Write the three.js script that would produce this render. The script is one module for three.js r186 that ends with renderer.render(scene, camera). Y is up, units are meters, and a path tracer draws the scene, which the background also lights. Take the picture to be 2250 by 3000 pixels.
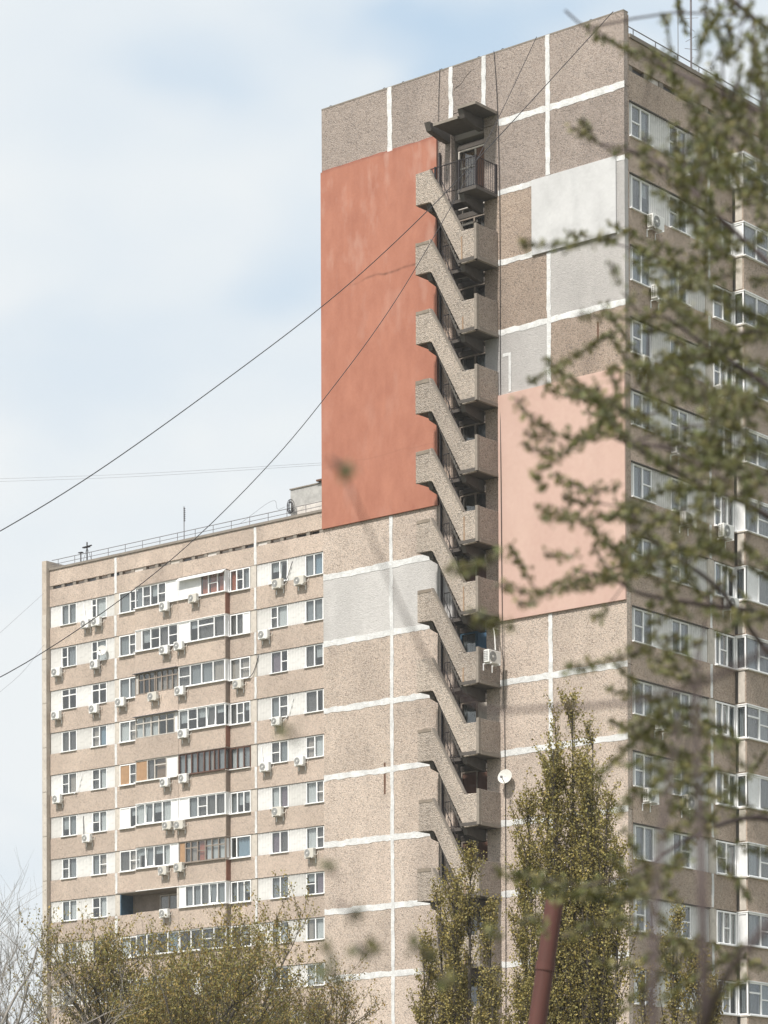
import * as THREE from 'three';
import { mergeGeometries } from 'three/addons/utils/BufferGeometryUtils.js';
import { RoundedBoxGeometry } from 'three/addons/geometries/RoundedBoxGeometry.js';

// ---------------------------------------------------------------- camera, sky, sun, exposure
const scene = new THREE.Scene();
const FPX = 8546.5483, PPX = 1135.2425, PPY = 3536.0205;             // the lens in photograph pixels (2250 x 3000), shifted upwards
const camera = new THREE.PerspectiveCamera(2 * Math.atan(1500 / FPX) * 180 / Math.PI, 0.75, 0.5, 2500);
camera.position.set(63.4904, 1.65, 92.4345);
camera.rotation.order = 'YXZ';
camera.rotation.set(0.0171, 0.6849, -0.0042);
camera.setViewOffset(2250, 3000, 1125 - PPX, 1500 - PPY, 2250, 3000);
camera.focus = 122; camera.userData.fStop = 5.2;
camera.updateMatrixWorld(true);
scene.add(camera);

const SUN_AZ = 4 * Math.PI / 180, SUN_EL = 54 * Math.PI / 180;        // measured from the gable's normal towards the right
const sunDir = new THREE.Vector3(Math.sin(SUN_AZ) * Math.cos(SUN_EL), Math.sin(SUN_EL), Math.cos(SUN_AZ) * Math.cos(SUN_EL));
const sun = new THREE.DirectionalLight(new THREE.Color(1.0, 0.95, 0.88), 4.2);
sun.position.copy(sunDir).multiplyScalar(220).add(new THREE.Vector3(-20, 20, 0));
sun.target.position.set(-20, 20, 0);
sun.castShadow = true; sun.shadow.radius = 7; sun.shadow.mapSize.set(4096, 4096);
Object.assign(sun.shadow.camera, { left: -110, right: 110, top: 80, bottom: -80, near: 1, far: 500 });
scene.add(sun, sun.target);

const renderer = new THREE.WebGLRenderer({ antialias: true });
renderer.setSize(768, 1024);
renderer.toneMapping = THREE.LinearToneMapping;
renderer.toneMappingExposure = 1.3;
renderer.shadowMap.enabled = true;

scene.fog = new THREE.FogExp2(new THREE.Color().setRGB(0.9, 0.93, 0.97), 0.0002);

// ---------------------------------------------------------------- random numbers and noise
function rng(seed) { let a = seed >>> 0; return () => { a = (a + 0x6d2b79f5) | 0; let t = Math.imul(a ^ (a >>> 15), 1 | a); t = (t + Math.imul(t ^ (t >>> 7), 61 | t)) ^ t; return ((t ^ (t >>> 14)) >>> 0) / 4294967296; }; }
const hash3 = (x, y, z) => { let h = Math.imul(x, 374761393) ^ Math.imul(y, 668265263) ^ Math.imul(z, 2147483647 ^ 1274126177); h = Math.imul(h ^ (h >>> 13), 1274126177); return ((h ^ (h >>> 16)) >>> 0) / 4294967296; };
function noise3(x, y, z) {
  const X = Math.floor(x), Y = Math.floor(y), Z = Math.floor(z), f = (t) => t * t * (3 - 2 * t), u = f(x - X), v = f(y - Y), w = f(z - Z), L = (a, b, t) => a + (b - a) * t;
  return L(L(L(hash3(X, Y, Z), hash3(X + 1, Y, Z), u), L(hash3(X, Y + 1, Z), hash3(X + 1, Y + 1, Z), u), v), L(L(hash3(X, Y, Z + 1), hash3(X + 1, Y, Z + 1), u), L(hash3(X, Y + 1, Z + 1), hash3(X + 1, Y + 1, Z + 1), u), v), w);
}
function fbm3(x, y, z, n = 4) { let s = 0, a = 0.5, t = 0; for (let i = 0; i < n; i++) { s += a * noise3(x, y, z); t += a; a *= 0.5; x = x * 2.03 + 7.1; y = y * 2.03 + 3.7; z = z * 2.03 + 1.3; } return s / t; }
function tileNoise(N, cells, seed) {                                   // N x N values, periodic
  const r = rng(seed), g = new Float32Array(cells * cells).map(() => r()), out = new Float32Array(N * N);
  for (let y = 0; y < N; y++) { const gy = y * cells / N, y0 = Math.floor(gy), fy = gy - y0, sy = fy * fy * (3 - 2 * fy), a = (y0 % cells) * cells, b = ((y0 + 1) % cells) * cells;
    for (let x = 0; x < N; x++) { const gx = x * cells / N, x0 = Math.floor(gx), fx = gx - x0, sx = fx * fx * (3 - 2 * fx), i = x0 % cells, j = (x0 + 1) % cells;
      const p = g[a + i] + (g[a + j] - g[a + i]) * sx, q = g[b + i] + (g[b + j] - g[b + i]) * sx; out[y * N + x] = p + (q - p) * sy; } }
  return out;
}
function blend(N, layers) {                                            // [[cells, weight, seed], ...] summed round zero
  const out = new Float32Array(N * N);
  for (const [c, w, s] of layers) { const n = tileNoise(N, c, s); for (let i = 0; i < out.length; i++) out[i] += (n[i] - 0.5) * w; }
  return out;
}
const toS = (v) => { v = Math.min(1, Math.max(0, v)); return v <= 0.0031308 ? v * 12.92 : 1.055 * v ** (1 / 2.4) - 0.055; };
function texture(N, M, rgb, srgb, repeatX, repeatY) {                  // rgb(i) returns linear values 0..1
  const d = new Uint8Array(N * M * 4);
  for (let i = 0; i < N * M; i++) { const c = rgb(i); for (let k = 0; k < 3; k++) d[i * 4 + k] = 255 * (srgb ? toS(c[k]) : Math.min(1, Math.max(0, c[k]))); d[i * 4 + 3] = 255; }
  const t = new THREE.DataTexture(d, N, M); t.wrapS = t.wrapT = THREE.RepeatWrapping; t.magFilter = THREE.LinearFilter; t.minFilter = THREE.LinearMipmapLinearFilter; t.generateMipmaps = true;
  if (srgb) t.colorSpace = THREE.SRGBColorSpace;
  t.repeat.set(repeatX, repeatY); t.needsUpdate = true; return t;
}

// ---------------------------------------------------------------- sky: thin bright veil of cloud with soft blue gaps
{
  const W = 2048, H = 1024, d = new Float32Array(W * H * 4);
  const CRight = new THREE.Vector3(1, 0, 0).applyQuaternion(camera.quaternion); const eye = new THREE.Vector3(), q = new THREE.Vector3();
  const gaps = [[540, 175, 150, 60, 0.2], [1350, 110, 360, 130, 0.58], [880, 700, 120, 200, 0.2], [1750, 60, 420, 200, 0.4], [840, 860, 170, 60, 0.3], [600, 940, 300, 60, 0.2], [160, 1100, 240, 160, 0.24]].map(([px, py, sx, sy, s]) => {
    q.set((px - PPX) / FPX, -(py - PPY) / FPX, -1).applyQuaternion(camera.quaternion).normalize();
    return [Math.atan2(q.x, -q.z), Math.asin(q.y), sx / FPX, sy / FPX, s];
  });
  for (let j = 0; j < H; j++) {
    const el = ((j + 0.5) / H - 0.5) * Math.PI, up = Math.max(0, Math.sin(el));
    for (let i = 0; i < W; i++) {
      const az = ((i + 0.5) / W - 0.5) * 2 * Math.PI;                  // three.js: u = atan2(z, x)
      eye.set(Math.cos(el) * Math.cos(az), Math.sin(el), Math.cos(el) * Math.sin(az));
      const k = 1 / (Math.abs(eye.y) + 0.22), X = eye.x * k, Z = eye.z * k;
      let cloud = 1.04 + (fbm3(X * 2.6 + 3, Z * 2.6 + 9, 0.3, 5) - 0.5) * 0.9 - 0.22 * Math.max(0, eye.dot(CRight)) + (fbm3(X * 9, Z * 9, 4.3, 4) - 0.5) * 0.45;
      const a = Math.atan2(eye.x, -eye.z), wx = (fbm3(X * 16, Z * 16, 7.7, 3) - 0.5) * 2.6, wy = (fbm3(X * 16, Z * 16, 1.7, 3) - 0.5) * 2.6;
      for (const [ga, ge, sa, se, s] of gaps) { const da = (a - ga) / sa + wx, de = (el - ge) / se + wy; cloud -= s * Math.exp(-0.5 * (da * da + de * de)); }
      cloud = Math.min(1, Math.max(0, cloud)); cloud = 0.15 + 0.85 * cloud;
      const blue = [0.24 + 0.12 * (1 - up), 0.40 + 0.10 * (1 - up), 0.60 + 0.04 * (1 - up)], white = [0.665, 0.695, 0.71];
      const glow = 0.16 * Math.pow(Math.max(0, eye.dot(sunDir)), 6), o = (j * W + i) * 4;
      for (let c = 0; c < 3; c++) d[o + c] = el < -0.02 ? [0.30, 0.29, 0.27][c] : blue[c] + (white[c] - blue[c]) * cloud + glow;
      d[o + 3] = 1;
    }
  }
  const t = new THREE.DataTexture(d, W, H, THREE.RGBAFormat, THREE.FloatType);
  t.mapping = THREE.EquirectangularReflectionMapping; t.magFilter = t.minFilter = THREE.LinearFilter; t.needsUpdate = true;
  scene.background = t; scene.environment = t;
}

// ---------------------------------------------------------------- materials
const pebbleN = (() => { const N = 1024; return { N, fine: blend(N, [[512, 0.55, 11], [256, 0.75, 12], [128, 0.2, 13], [64, 0.1, 16]]), mid: blend(N, [[48, 0.10, 14], [20, 0.10, 15], [7, 0.08, 17]]), warm: blend(N, [[300, 0.5, 18], [90, 0.3, 19]]) }; })();
const pebbleMap = texture(1024, 1024, (i) => { const b = 0.84 + pebbleN.fine[i] * 1.15 + pebbleN.mid[i] * 0.6, w = pebbleN.warm[i] * 0.12; return [b + w, b, b - w]; }, true, 1 / 5, 1 / 5);
const pebbleBump = texture(1024, 1024, (i) => { const b = 0.5 + pebbleN.fine[i] * 0.75; return [b, b, b]; }, false, 1 / 5, 1 / 5);
const grimeN = blend(512, [[6, 0.5, 21], [17, 0.45, 22], [60, 0.3, 23], [200, 0.25, 24]]);
const streaks = (() => { const a = tileNoise(256, 60, 61), b = tileNoise(256, 9, 62); return texture(256, 256, (i) => { const x = i % 256, y = Math.floor(i / 256), u = x / 256 * 3.9, edge = Math.pow(y / 255, 3) + Math.pow(1 - y / 255, 6) * 0.5, valleyShade = 0.5 - 0.5 * Math.sin(u / 0.13 * 6.2832);
  const run = a[((y >> 4) % 16) * 256 * 16 + x]; const d = 0.92 - 0.16 * valleyShade - 0.30 * edge * (0.3 + run) - 0.22 * Math.max(0, b[i] - 0.55); return [d, d * 0.99, d * 0.975]; }, true, 1 / 3.9, 1 / 1.4); })();  // stain runs, plus ridge shade painted in as darker valleys
const softMap = texture(512, 512, (i) => { const b = 0.93 + grimeN[i] * 0.14 + (pebbleN.fine[(Math.floor(i / 512) * 1024 + (i % 512))]) * 0.3; return [b, b, b]; }, true, 1 / 2.5, 1 / 2.5);
const coarseMap = pebbleMap.clone(); coarseMap.repeat.set(1 / 5.6, 1 / 5.6);
const coarseBump = pebbleBump.clone(); coarseBump.repeat.set(1 / 5.6, 1 / 5.6);
const grime = texture(512, 512, (i) => { const b = 0.86 + grimeN[i] * 0.42; return [b, b, b]; }, true, 1 / 2.5, 1 / 2.5);
const paintN = blend(512, [[8, 0.3, 31], [40, 0.35, 32], [120, 0.4, 33], [256, 0.5, 34]]);
const brushed = texture(512, 512, (i) => { const b = 0.9 + paintN[i] * 0.26; return [b, b, b]; }, true, 1 / 1.6, 1 / 1.6);
const brushedBump = texture(512, 512, (i) => { const b = 0.5 + paintN[i]; return [b, b, b]; }, false, 1 / 1.6, 1 / 1.6);

const col = (r, g, b) => new THREE.Color().setRGB(r, g, b);
const std = (r, g, b, roughness = 0.9, more = {}) => new THREE.MeshStandardMaterial({ color: col(r, g, b), roughness, ...more });
const pebble = (r, g, b, more = {}) => std(r, g, b, 0.95, { map: pebbleMap, bumpMap: pebbleBump, bumpScale: 0.03, vertexColors: true, ...more });
const M = {
  gable: [pebble(0.475, 0.365, 0.295), pebble(0.51, 0.395, 0.325), pebble(0.445, 0.35, 0.285)],
  gablePale: [pebble(0.60, 0.495, 0.425), pebble(0.64, 0.53, 0.455), pebble(0.57, 0.47, 0.40)],
  gableTop: pebble(0.395, 0.328, 0.29),
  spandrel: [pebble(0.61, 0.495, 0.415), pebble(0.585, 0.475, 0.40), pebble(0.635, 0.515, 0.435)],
  spandrelShaded: [pebble(0.53, 0.415, 0.335), pebble(0.50, 0.395, 0.32), pebble(0.55, 0.435, 0.355)],  // darker copy of spandrel, with the shade of this facade put into the colour
  painted: pebble(0.52, 0.50, 0.492, { map: softMap, bumpScale: 0.025 }),
  paintedGrey: pebble(0.475, 0.452, 0.443, { map: softMap, bumpScale: 0.025 }),
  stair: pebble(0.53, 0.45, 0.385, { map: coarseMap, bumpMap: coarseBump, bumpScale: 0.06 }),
  stairSideShaded: pebble(0.41, 0.34, 0.29, { map: coarseMap, bumpMap: coarseBump, bumpScale: 0.06 }),  // darker copy of stair: the side face shade is put into the colour
  concrete: std(0.27, 0.235, 0.20, 0.92, { map: grime }),
  shadedUnderside: std(0.105, 0.092, 0.082, 0.95, { map: grime }),  // dirty concrete, darkened further: shade under the stairs is put into the colour
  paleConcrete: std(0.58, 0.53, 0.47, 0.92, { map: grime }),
  darkConcrete: std(0.10, 0.09, 0.08, 0.95, { map: grime }),  // dark concrete; on the stair steps the shade is put into this colour
  seal: std(0.83, 0.83, 0.825, 0.9, { map: grime, bumpMap: brushedBump, bumpScale: 0.02 }),
  whiteBoard: std(0.80, 0.80, 0.80, 0.9, { map: brushed }),
  corrugated: [std(0.80, 0.80, 0.79, 0.85, { map: streaks }), std(0.72, 0.715, 0.70, 0.85, { map: streaks }), std(0.83, 0.83, 0.825, 0.85, { map: streaks })],
  pvc: std(0.84, 0.84, 0.84, 0.45),
  pvcPanel: std(0.80, 0.80, 0.80, 0.55, { map: brushed }),
  oldWhite: std(0.60, 0.56, 0.51, 0.8, { map: grime }),
  brownWood: std(0.13, 0.065, 0.045, 0.75, { map: grime }),
  greyWood: std(0.30, 0.25, 0.21, 0.85, { map: grime }),
  ply: std(0.42, 0.26, 0.15, 0.85, { map: grime }),
  rust: std(0.15, 0.075, 0.045, 0.85, { map: grime }),
  brick: std(0.26, 0.12, 0.08, 0.9, { map: grime }),
  whiteBrick: std(0.66, 0.62, 0.58, 0.9, { map: grime }),
  blueWall: std(0.06, 0.13, 0.20, 0.8, { map: grime }),
  iron: std(0.025, 0.02, 0.022, 0.6, { metalness: 0.3 }),
  steel: std(0.20, 0.19, 0.20, 0.5, { metalness: 0.5 }),
  cable: std(0.018, 0.016, 0.018, 0.7),
  room: std(0.26, 0.235, 0.21, 0.95),
  slab: std(0.24, 0.22, 0.20, 0.95),
  glass: new THREE.MeshPhysicalMaterial({ color: col(0.86, 0.88, 0.88), roughness: 0.03, transmission: 1, thickness: 0, ior: 1.75 }),
  dark: std(0.02, 0.018, 0.017, 0.9),
  acCase: std(0.78, 0.775, 0.75, 0.5, { map: brushed }),
  acOld: std(0.62, 0.59, 0.53, 0.6, { map: brushed }),
  acGrille: std(0.20, 0.20, 0.20, 0.6),
  acRing: std(0.46, 0.46, 0.45, 0.6),
  dish: std(0.58, 0.57, 0.53, 0.5, { side: THREE.DoubleSide, map: brushed }),
  bark: std(0.09, 0.075, 0.06, 0.95, { map: grime }),
  greyBark: std(0.10, 0.085, 0.07, 0.95, { map: grime }),
  paleBark: std(0.30, 0.275, 0.25, 0.95, { map: grime }),
  twig: std(0.065, 0.047, 0.046, 0.9),
  poleRed: std(0.10, 0.034, 0.026, 0.7, { map: grime }),
};
const CURTAIN = [null, std(0.66, 0.66, 0.66, 0.9), std(0.31, 0.32, 0.335, 0.9), std(0.46, 0.40, 0.36, 0.9), std(0.50, 0.17, 0.10, 0.9), std(0.26, 0.20, 0.24, 0.9), std(0.28, 0.37, 0.45, 0.9), std(0.50, 0.51, 0.52, 0.9), std(0.30, 0.19, 0.12, 0.9), std(0.17, 0.155, 0.15, 0.9)];

// ---------------------------------------------------------------- names and small builders
const used = {};
const numbered = (n) => { const k = used[n] = (used[n] ?? -1) + 1; return k ? `${n}_${String(k).padStart(3, '0')}` : n; };
const shade = (o) => { o.castShadow = o.receiveShadow = true; return o; };
function group(name, parent) { const g = new THREE.Group(); g.name = parent ? name : numbered(name); (parent ?? scene).add(g); return g; }
function tag(o, label, category, grp) { o.userData.label = label; o.userData.category = category; if (grp) o.userData.group = grp; return o; }
function mesh(name, geo, mat, parent) {
  if (Array.isArray(geo)) geo = geo.length > 1 ? mergeGeometries(geo.map((g) => { const n = g.index ? g.toNonIndexed() : g; n.deleteAttribute('color'); return n; })) : geo[0];
  const m = shade(new THREE.Mesh(geo, mat)); m.name = parent ? name : numbered(name); (parent ?? scene).add(m); return m;
}
function metricUV(g, ox = 0, oy = 0) {
  const p = g.attributes.position, n = g.attributes.normal, uv = new Float32Array(p.count * 2);
  for (let i = 0; i < p.count; i++) { const ax = Math.abs(n.getX(i)), ay = Math.abs(n.getY(i)), az = Math.abs(n.getZ(i));
    uv[2 * i] = (ax > ay && ax > az ? p.getZ(i) : p.getX(i)) + ox; uv[2 * i + 1] = (ay > ax && ay >= az ? p.getZ(i) : p.getY(i)) + oy; }
  g.setAttribute('uv', new THREE.BufferAttribute(uv, 2)); return g;
}
function box(x0, x1, y0, y1, z0, z1, sx = 1, sy = 1) {
  const g = new THREE.BoxGeometry(x1 - x0, y1 - y0, z1 - z0, sx, sy, 1); g.translate((x0 + x1) / 2, (y0 + y1) / 2, (z0 + z1) / 2); return metricUV(g);
}
const wR = rng(77);
function weather(g, seed, amount = 0.2) {                             // large soft blotches and runs of dirt, as tint
  const p = g.attributes.position, c = new Float32Array(p.count * 3), o = seed * 13.7;
  for (let i = 0; i < p.count; i++) { const x = p.getX(i), y = p.getY(i), z = p.getZ(i); const s = 1 + (fbm3(x * 0.55 + o, y * 0.22 + o, z * 0.5, 3) - 0.5) * 2 * amount + (fbm3(x * 1.7 + o, y * 0.8, z + o, 2) - 0.5) * amount + (fbm3(x * 3.1 + o, y * 0.16, z * 3 + o, 2) - 0.5) * amount * 0.9 + (hash3(seed, 17, 4) - 0.5) * amount * 0.5;
    c[3 * i] = s; c[3 * i + 1] = s * (0.995 + 0.01 * s); c[3 * i + 2] = s; }
  g.setAttribute('color', new THREE.BufferAttribute(c, 3)); return g;
}
function wallBox(x0, x1, y0, y1, z0, z1, seed, amount) {               // a pebble-dashed panel with a chamfered arris
  const w = x1 - x0, h = y1 - y0, s = new THREE.Shape([[x0, y0], [x1, y0], [x1, y1], [x0, y1]].map(([a, b]) => new THREE.Vector2(a, b)));
  const g = new THREE.BoxGeometry(w, h, z1 - z0, Math.max(1, Math.round(w / 0.45)), Math.max(1, Math.round(h / 0.45)), 1);
  g.translate((x0 + x1) / 2, (y0 + y1) / 2, (z0 + z1) / 2);
  const p = g.attributes.position, n = g.attributes.normal;            // slightly uneven face
  for (let i = 0; i < p.count; i++) if (n.getZ(i) > 0.5) { const x = p.getX(i), y = p.getY(i); if (x > x0 + 0.01 && x < x1 - 0.01 && y > y0 + 0.01 && y < y1 - 0.01) p.setZ(i, p.getZ(i) + (noise3(x * 1.1 + seed * 5, y * 1.1, seed) - 0.5) * 0.012); }
  metricUV(g, hash3(seed, 3, 1) * 5, hash3(seed, 5, 2) * 5);
  return weather(g, seed, amount);
}
function tube(pts, r, seg = 6, along) {
  const c = new THREE.CatmullRomCurve3(pts.map((p) => (p.isVector3 ? p : new THREE.Vector3(...p))));
  return new THREE.TubeGeometry(c, along ?? Math.max(1, (pts.length - 1) * 5), r, seg, false);
}
function rod(a, b, r, seg = 6) {
  const A = new THREE.Vector3(...a), B = new THREE.Vector3(...b), g = new THREE.CylinderGeometry(r, r, A.distanceTo(B), seg);
  g.applyQuaternion(new THREE.Quaternion().setFromUnitVectors(new THREE.Vector3(0, 1, 0), B.clone().sub(A).normalize())); g.translate(...A.add(B).multiplyScalar(0.5).toArray()); return g;
}
const CR = new THREE.Vector3(1, 0, 0).applyQuaternion(camera.quaternion), CU = new THREE.Vector3(0, 1, 0).applyQuaternion(camera.quaternion);
const at = (px, py, dist) => new THREE.Vector3((px - PPX) / FPX, -(py - PPY) / FPX, -1).applyQuaternion(camera.quaternion).multiplyScalar(dist).add(camera.position);   // where a thing seen at that pixel stands

// ---------------------------------------------------------------- ground
{
  const n = blend(512, [[8, 0.5, 41], [40, 0.4, 42], [160, 0.4, 43]]);
  const t = texture(512, 512, (i) => [0.12 + n[i] * 0.08, 0.12 + n[i] * 0.07, 0.07 + n[i] * 0.05], true, 400, 400);
  const g = new THREE.PlaneGeometry(3000, 3000); g.rotateX(-Math.PI / 2);
  const m = mesh('ground', g, std(1, 1, 1, 1, { map: t })); m.userData.kind = 'structure'; m.userData.label = 'bare spring ground with thin grass round the tower blocks';
  const p = mesh('path', box(-45, 40, 0, 0.008, 4.5, 8), std(0.12, 0.115, 0.11, 0.95, { map: grime })); p.userData.kind = 'structure'; p.userData.label = 'asphalt path along the foot of the tower';
}

// ---------------------------------------------------------------- parts shared by both blocks
// F: { root, ry, y0 } : u runs along the facade, v is height above the top of the uppermost window band, w is outwards
function put(F, o, u, v, w, extra = 0) { const c = Math.cos(F.ry), s = Math.sin(F.ry); o.position.set(u * c + w * s, F.y0 + v, -u * s + w * c); o.rotation.y = F.ry + extra; return o; }
const corrCache = {};
function corrugated(F, u0, u1, r, kind) {
  const w = +(u1 - u0).toFixed(2), key = w;
  if (!corrCache[key]) {
    const n = Math.round(w / 0.13) * 6, g = new THREE.PlaneGeometry(w, 1.37, n, 1), p = g.attributes.position;
    for (let i = 0; i < p.count; i++) p.setZ(i, Math.sin((p.getX(i) + w / 2) / 0.13 * Math.PI * 2) * 0.02);
    g.computeVertexNormals(); const back = g.clone(); back.translate(0, 0, -0.012); const ix = back.index; for (let i = 0; i < ix.count; i += 3) { const a = ix.getX(i); ix.setX(i, ix.getX(i + 1)); ix.setX(i + 1, a); } back.computeVertexNormals();
    corrCache[key] = mergeGeometries([g, back]); const uv = corrCache[key].attributes.uv; for (let i = 0; i < uv.count; i++) uv.setXY(i, uv.getX(i) * w, uv.getY(i) * 1.4);
  }
  const m = shade(new THREE.Mesh(corrCache[key], M.corrugated[kind % 3])); m.name = 'corrugated_panel'; F.root.add(m);
  put(F, m, (u0 + u1) / 2, -0.705 - 2.8 * r, -0.045); return m;
}
const unit = metricUV(new THREE.BoxGeometry(1, 1, 1));
const curtainGeo = (() => { const out = []; for (let k = 0; k < 3; k++) { const g = new THREE.PlaneGeometry(1, 1, 24, 1), p = g.attributes.position; for (let i = 0; i < p.count; i++) p.setZ(i, Math.sin(p.getX(i) * (26 + 9 * k) + k) * 0.025 + Math.sin(p.getX(i) * 61) * 0.01); g.computeVertexNormals(); out.push(g); } return out; })();
const winR = rng(4242);
function pickCurtain() { const r = winR(); return r < 0.17 ? 0 : r < 0.34 ? 1 : r < 0.56 ? 2 : r < 0.64 ? 3 : r < 0.70 ? 7 : r < 0.96 ? 9 : 6; }
// spec: words such as "p2 t x": pane, pane with a transom, vent light on top, opaque panel, brick, wood; then curtain number, then :weight
function glazing(F, name, u0, u1, v0, v1, w, spec, frameMat = M.pvc, turn = 0, ft = 0.065) {
  const W = u1 - u0, H = v1 - v0, g = group(name, F.root), bars = [], D = 0.09, list = spec.split(' ').map((t) => { const [k, wt] = t.split(':'); return { k: k[0], c: k.length > 1 ? +k[1] : -1, h: k[2] === 'h', w: +(wt ?? 1) }; });
  if (turn) { put(F, g, u0, v0, w, turn); } else put(F, g, (u0 + u1) / 2, v0, w);
  bars.push(box(-W / 2, W / 2, 0, ft, -D, 0), box(-W / 2, W / 2, H - ft, H, -D, 0), box(-W / 2, -W / 2 + ft, ft, H - ft, -D, 0), box(W / 2 - ft, W / 2, ft, H - ft, -D, 0));
  const inner = W - 2 * ft, mull = 0.075, total = list.reduce((a, b) => a + b.w, 0), free = inner - mull * (list.length - 1);
  let x = -W / 2 + ft;
  const add = (nm, mat, a, b, c, d, z0, z1, geo = unit) => { const m = shade(new THREE.Mesh(geo, mat)); m.name = nm; m.scale.set(b - a, d - c, geo === unit ? z1 - z0 : 1); m.position.set((a + b) / 2, (c + d) / 2, (z0 + z1) / 2); g.add(m); return m; };
  list.forEach((p, i) => {
    const a = x, b = x + free * p.w / total, y0 = ft, y1 = H - ft; x = b;
    if (i < list.length - 1) { bars.push(box(b, b + mull, ft, H - ft, -D, 0)); x += mull; }
    if (p.k === 'x') { add('infill_panel', M.pvcPanel, a, b, y0, y1, -0.06, -0.03); return; }
    if (p.k === 'b') { const bh = 0.085; let m = 0; for (let yy = y0; yy < y1 - 0.05; yy += bh, m++) { const off = m % 2 ? 0.125 : 0; const xs = [a]; for (let xx = a + 0.25 - off; xx < b - 0.02; xx += 0.25) xs.push(xx); xs.push(b); for (let q = 0; q + 1 < xs.length; q++) if (xs[q + 1] - xs[q] > 0.03) add('brick', M.whiteBrick, xs[q] + 0.006, xs[q + 1] - 0.006, yy + 0.005, Math.min(y1, yy + bh) - 0.005, -0.08, -0.02 + 0.008 * winR()); } return; }
    if (p.k === 'w') { add('infill_panel', M.ply, a, b, y0, y1, -0.06, -0.03); return; }
    if (p.k === 't') { const ym = y0 + (y1 - y0) * 0.5; bars.push(box(a, b, ym - 0.025, ym + 0.025, -D + 0.01, -0.01)); add('pane', M.glass, a, b, ym + 0.025, y1, -0.055, -0.045); add('pane', M.glass, a, b, y0, ym - 0.025, -0.055, -0.045); }
    else if (p.k === 'v') { const ym = y0 + (y1 - y0) * 0.7; bars.push(box(a, b, ym - 0.035, ym + 0.035, -D + 0.01, -0.01)); add('pane', M.glass, a, b, ym + 0.035, y1, -0.055, -0.045); add('pane', M.glass, a, b, y0, ym - 0.035, -0.055, -0.045); }
    else add('pane', M.glass, a, b, y0, y1, -0.055, -0.045);
    if (p.k === 'o') { const t = 0.03; const fr = [box(a - 0.01, a + t + 0.02, 0, y1 - y0, -0.02, 0.02), box(b - t - 0.02, b + 0.01, 0, y1 - y0, -0.02, 0.02), box(a, b, y1 - y0 - 0.05, y1 - y0, -0.02, 0.02), box(a, b, 0, 0.05, -0.02, 0.02)]; const m = mesh('tilted_sash', fr, frameMat, g); m.position.set(0, y0, -0.02); m.rotation.x = -0.1; }
    let c = p.c < 0 ? pickCurtain() : p.c;
    if (c) { const half = c === 7, cy0 = half ? y0 + (y1 - y0) * (0.35 + 0.3 * winR()) : y0 + 0.01, wide = !half && winR() < 0.35 && p.c < 0 ? 0.6 : 1; const left = winR() < 0.5; const ca = left ? a : b - (b - a) * wide, cb = left ? a + (b - a) * wide : b; add('curtain', CURTAIN[c], ca, cb, cy0, y1, -0.2, -0.16, curtainGeo[Math.floor(winR() * 3)]); }
  });
  mesh('frame', bars, frameMat, g);
  return g;
}
const sillGeo = {};
function sill(F, u0, u1, v, w, mat = M.pvc) { const W = +(u1 - u0 + 0.1).toFixed(2); sillGeo[W] ??= box(-W / 2, W / 2, -0.045, 0, -0.04, 0.13); const m = shade(new THREE.Mesh(sillGeo[W], mat)); m.name = 'sill'; F.root.add(m); put(F, m, (u0 + u1) / 2, v, w); return m; }
let seedNo = 1;
function slabPanel(F, name, u0, u1, v0, v1, w0, w1, mats, amount) { const mat = Array.isArray(mats) ? mats[Math.floor(hash3(seedNo, 1, 9) * mats.length)] : mats; const m = mesh(name, wallBox(-(u1 - u0) / 2, (u1 - u0) / 2, 0, v1 - v0, w0 - w1, 0, seedNo++, amount), mat, F.root); put(F, m, (u0 + u1) / 2, v0, w1); return m; }
function plain(F, name, u0, u1, v0, v1, w0, w1, mat) { const m = mesh(name, box(-(u1 - u0) / 2, (u1 - u0) / 2, 0, v1 - v0, w0 - w1, 0), mat, F.root); put(F, m, (u0 + u1) / 2, v0, w1); return m; }
function ragged(len, width, seed, vertical) {                          // a brushed strip of sealing compound with uneven edges
  const n = Math.max(4, Math.round(len / 0.13)), top = [], bot = [];
  for (let i = 0; i <= n; i++) { const t = i / n * len, wob = (fbm3(t * 0.8, seed, 0.5, 2) - 0.5) * 0.045; const a = width * (0.31 + 0.32 * noise3(t * 5, seed, 1.5) + 0.10 * noise3(t * 1.2, seed, 7)) , b = width * (0.31 + 0.32 * noise3(t * 5, seed, 4.5) + 0.10 * noise3(t * 1.3, seed, 9)); top.push([t, wob + a]); bot.push([t, wob - b]); }
  const pts = [...bot, ...top.reverse()].map(([x, y]) => (vertical ? new THREE.Vector2(y, x) : new THREE.Vector2(x, y))); if (vertical) pts.reverse();
  return metricUV(new THREE.ExtrudeGeometry(new THREE.Shape(pts), { depth: 0.006, bevelEnabled: false }), seed * 0.7, seed * 0.3);
}
function seal(F, u, v, w, len, width, vertical) { const m = mesh('joint_strip', ragged(len, width, seedNo++, vertical), M.seal, F.root); put(F, m, u, v, w); return m; }

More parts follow.
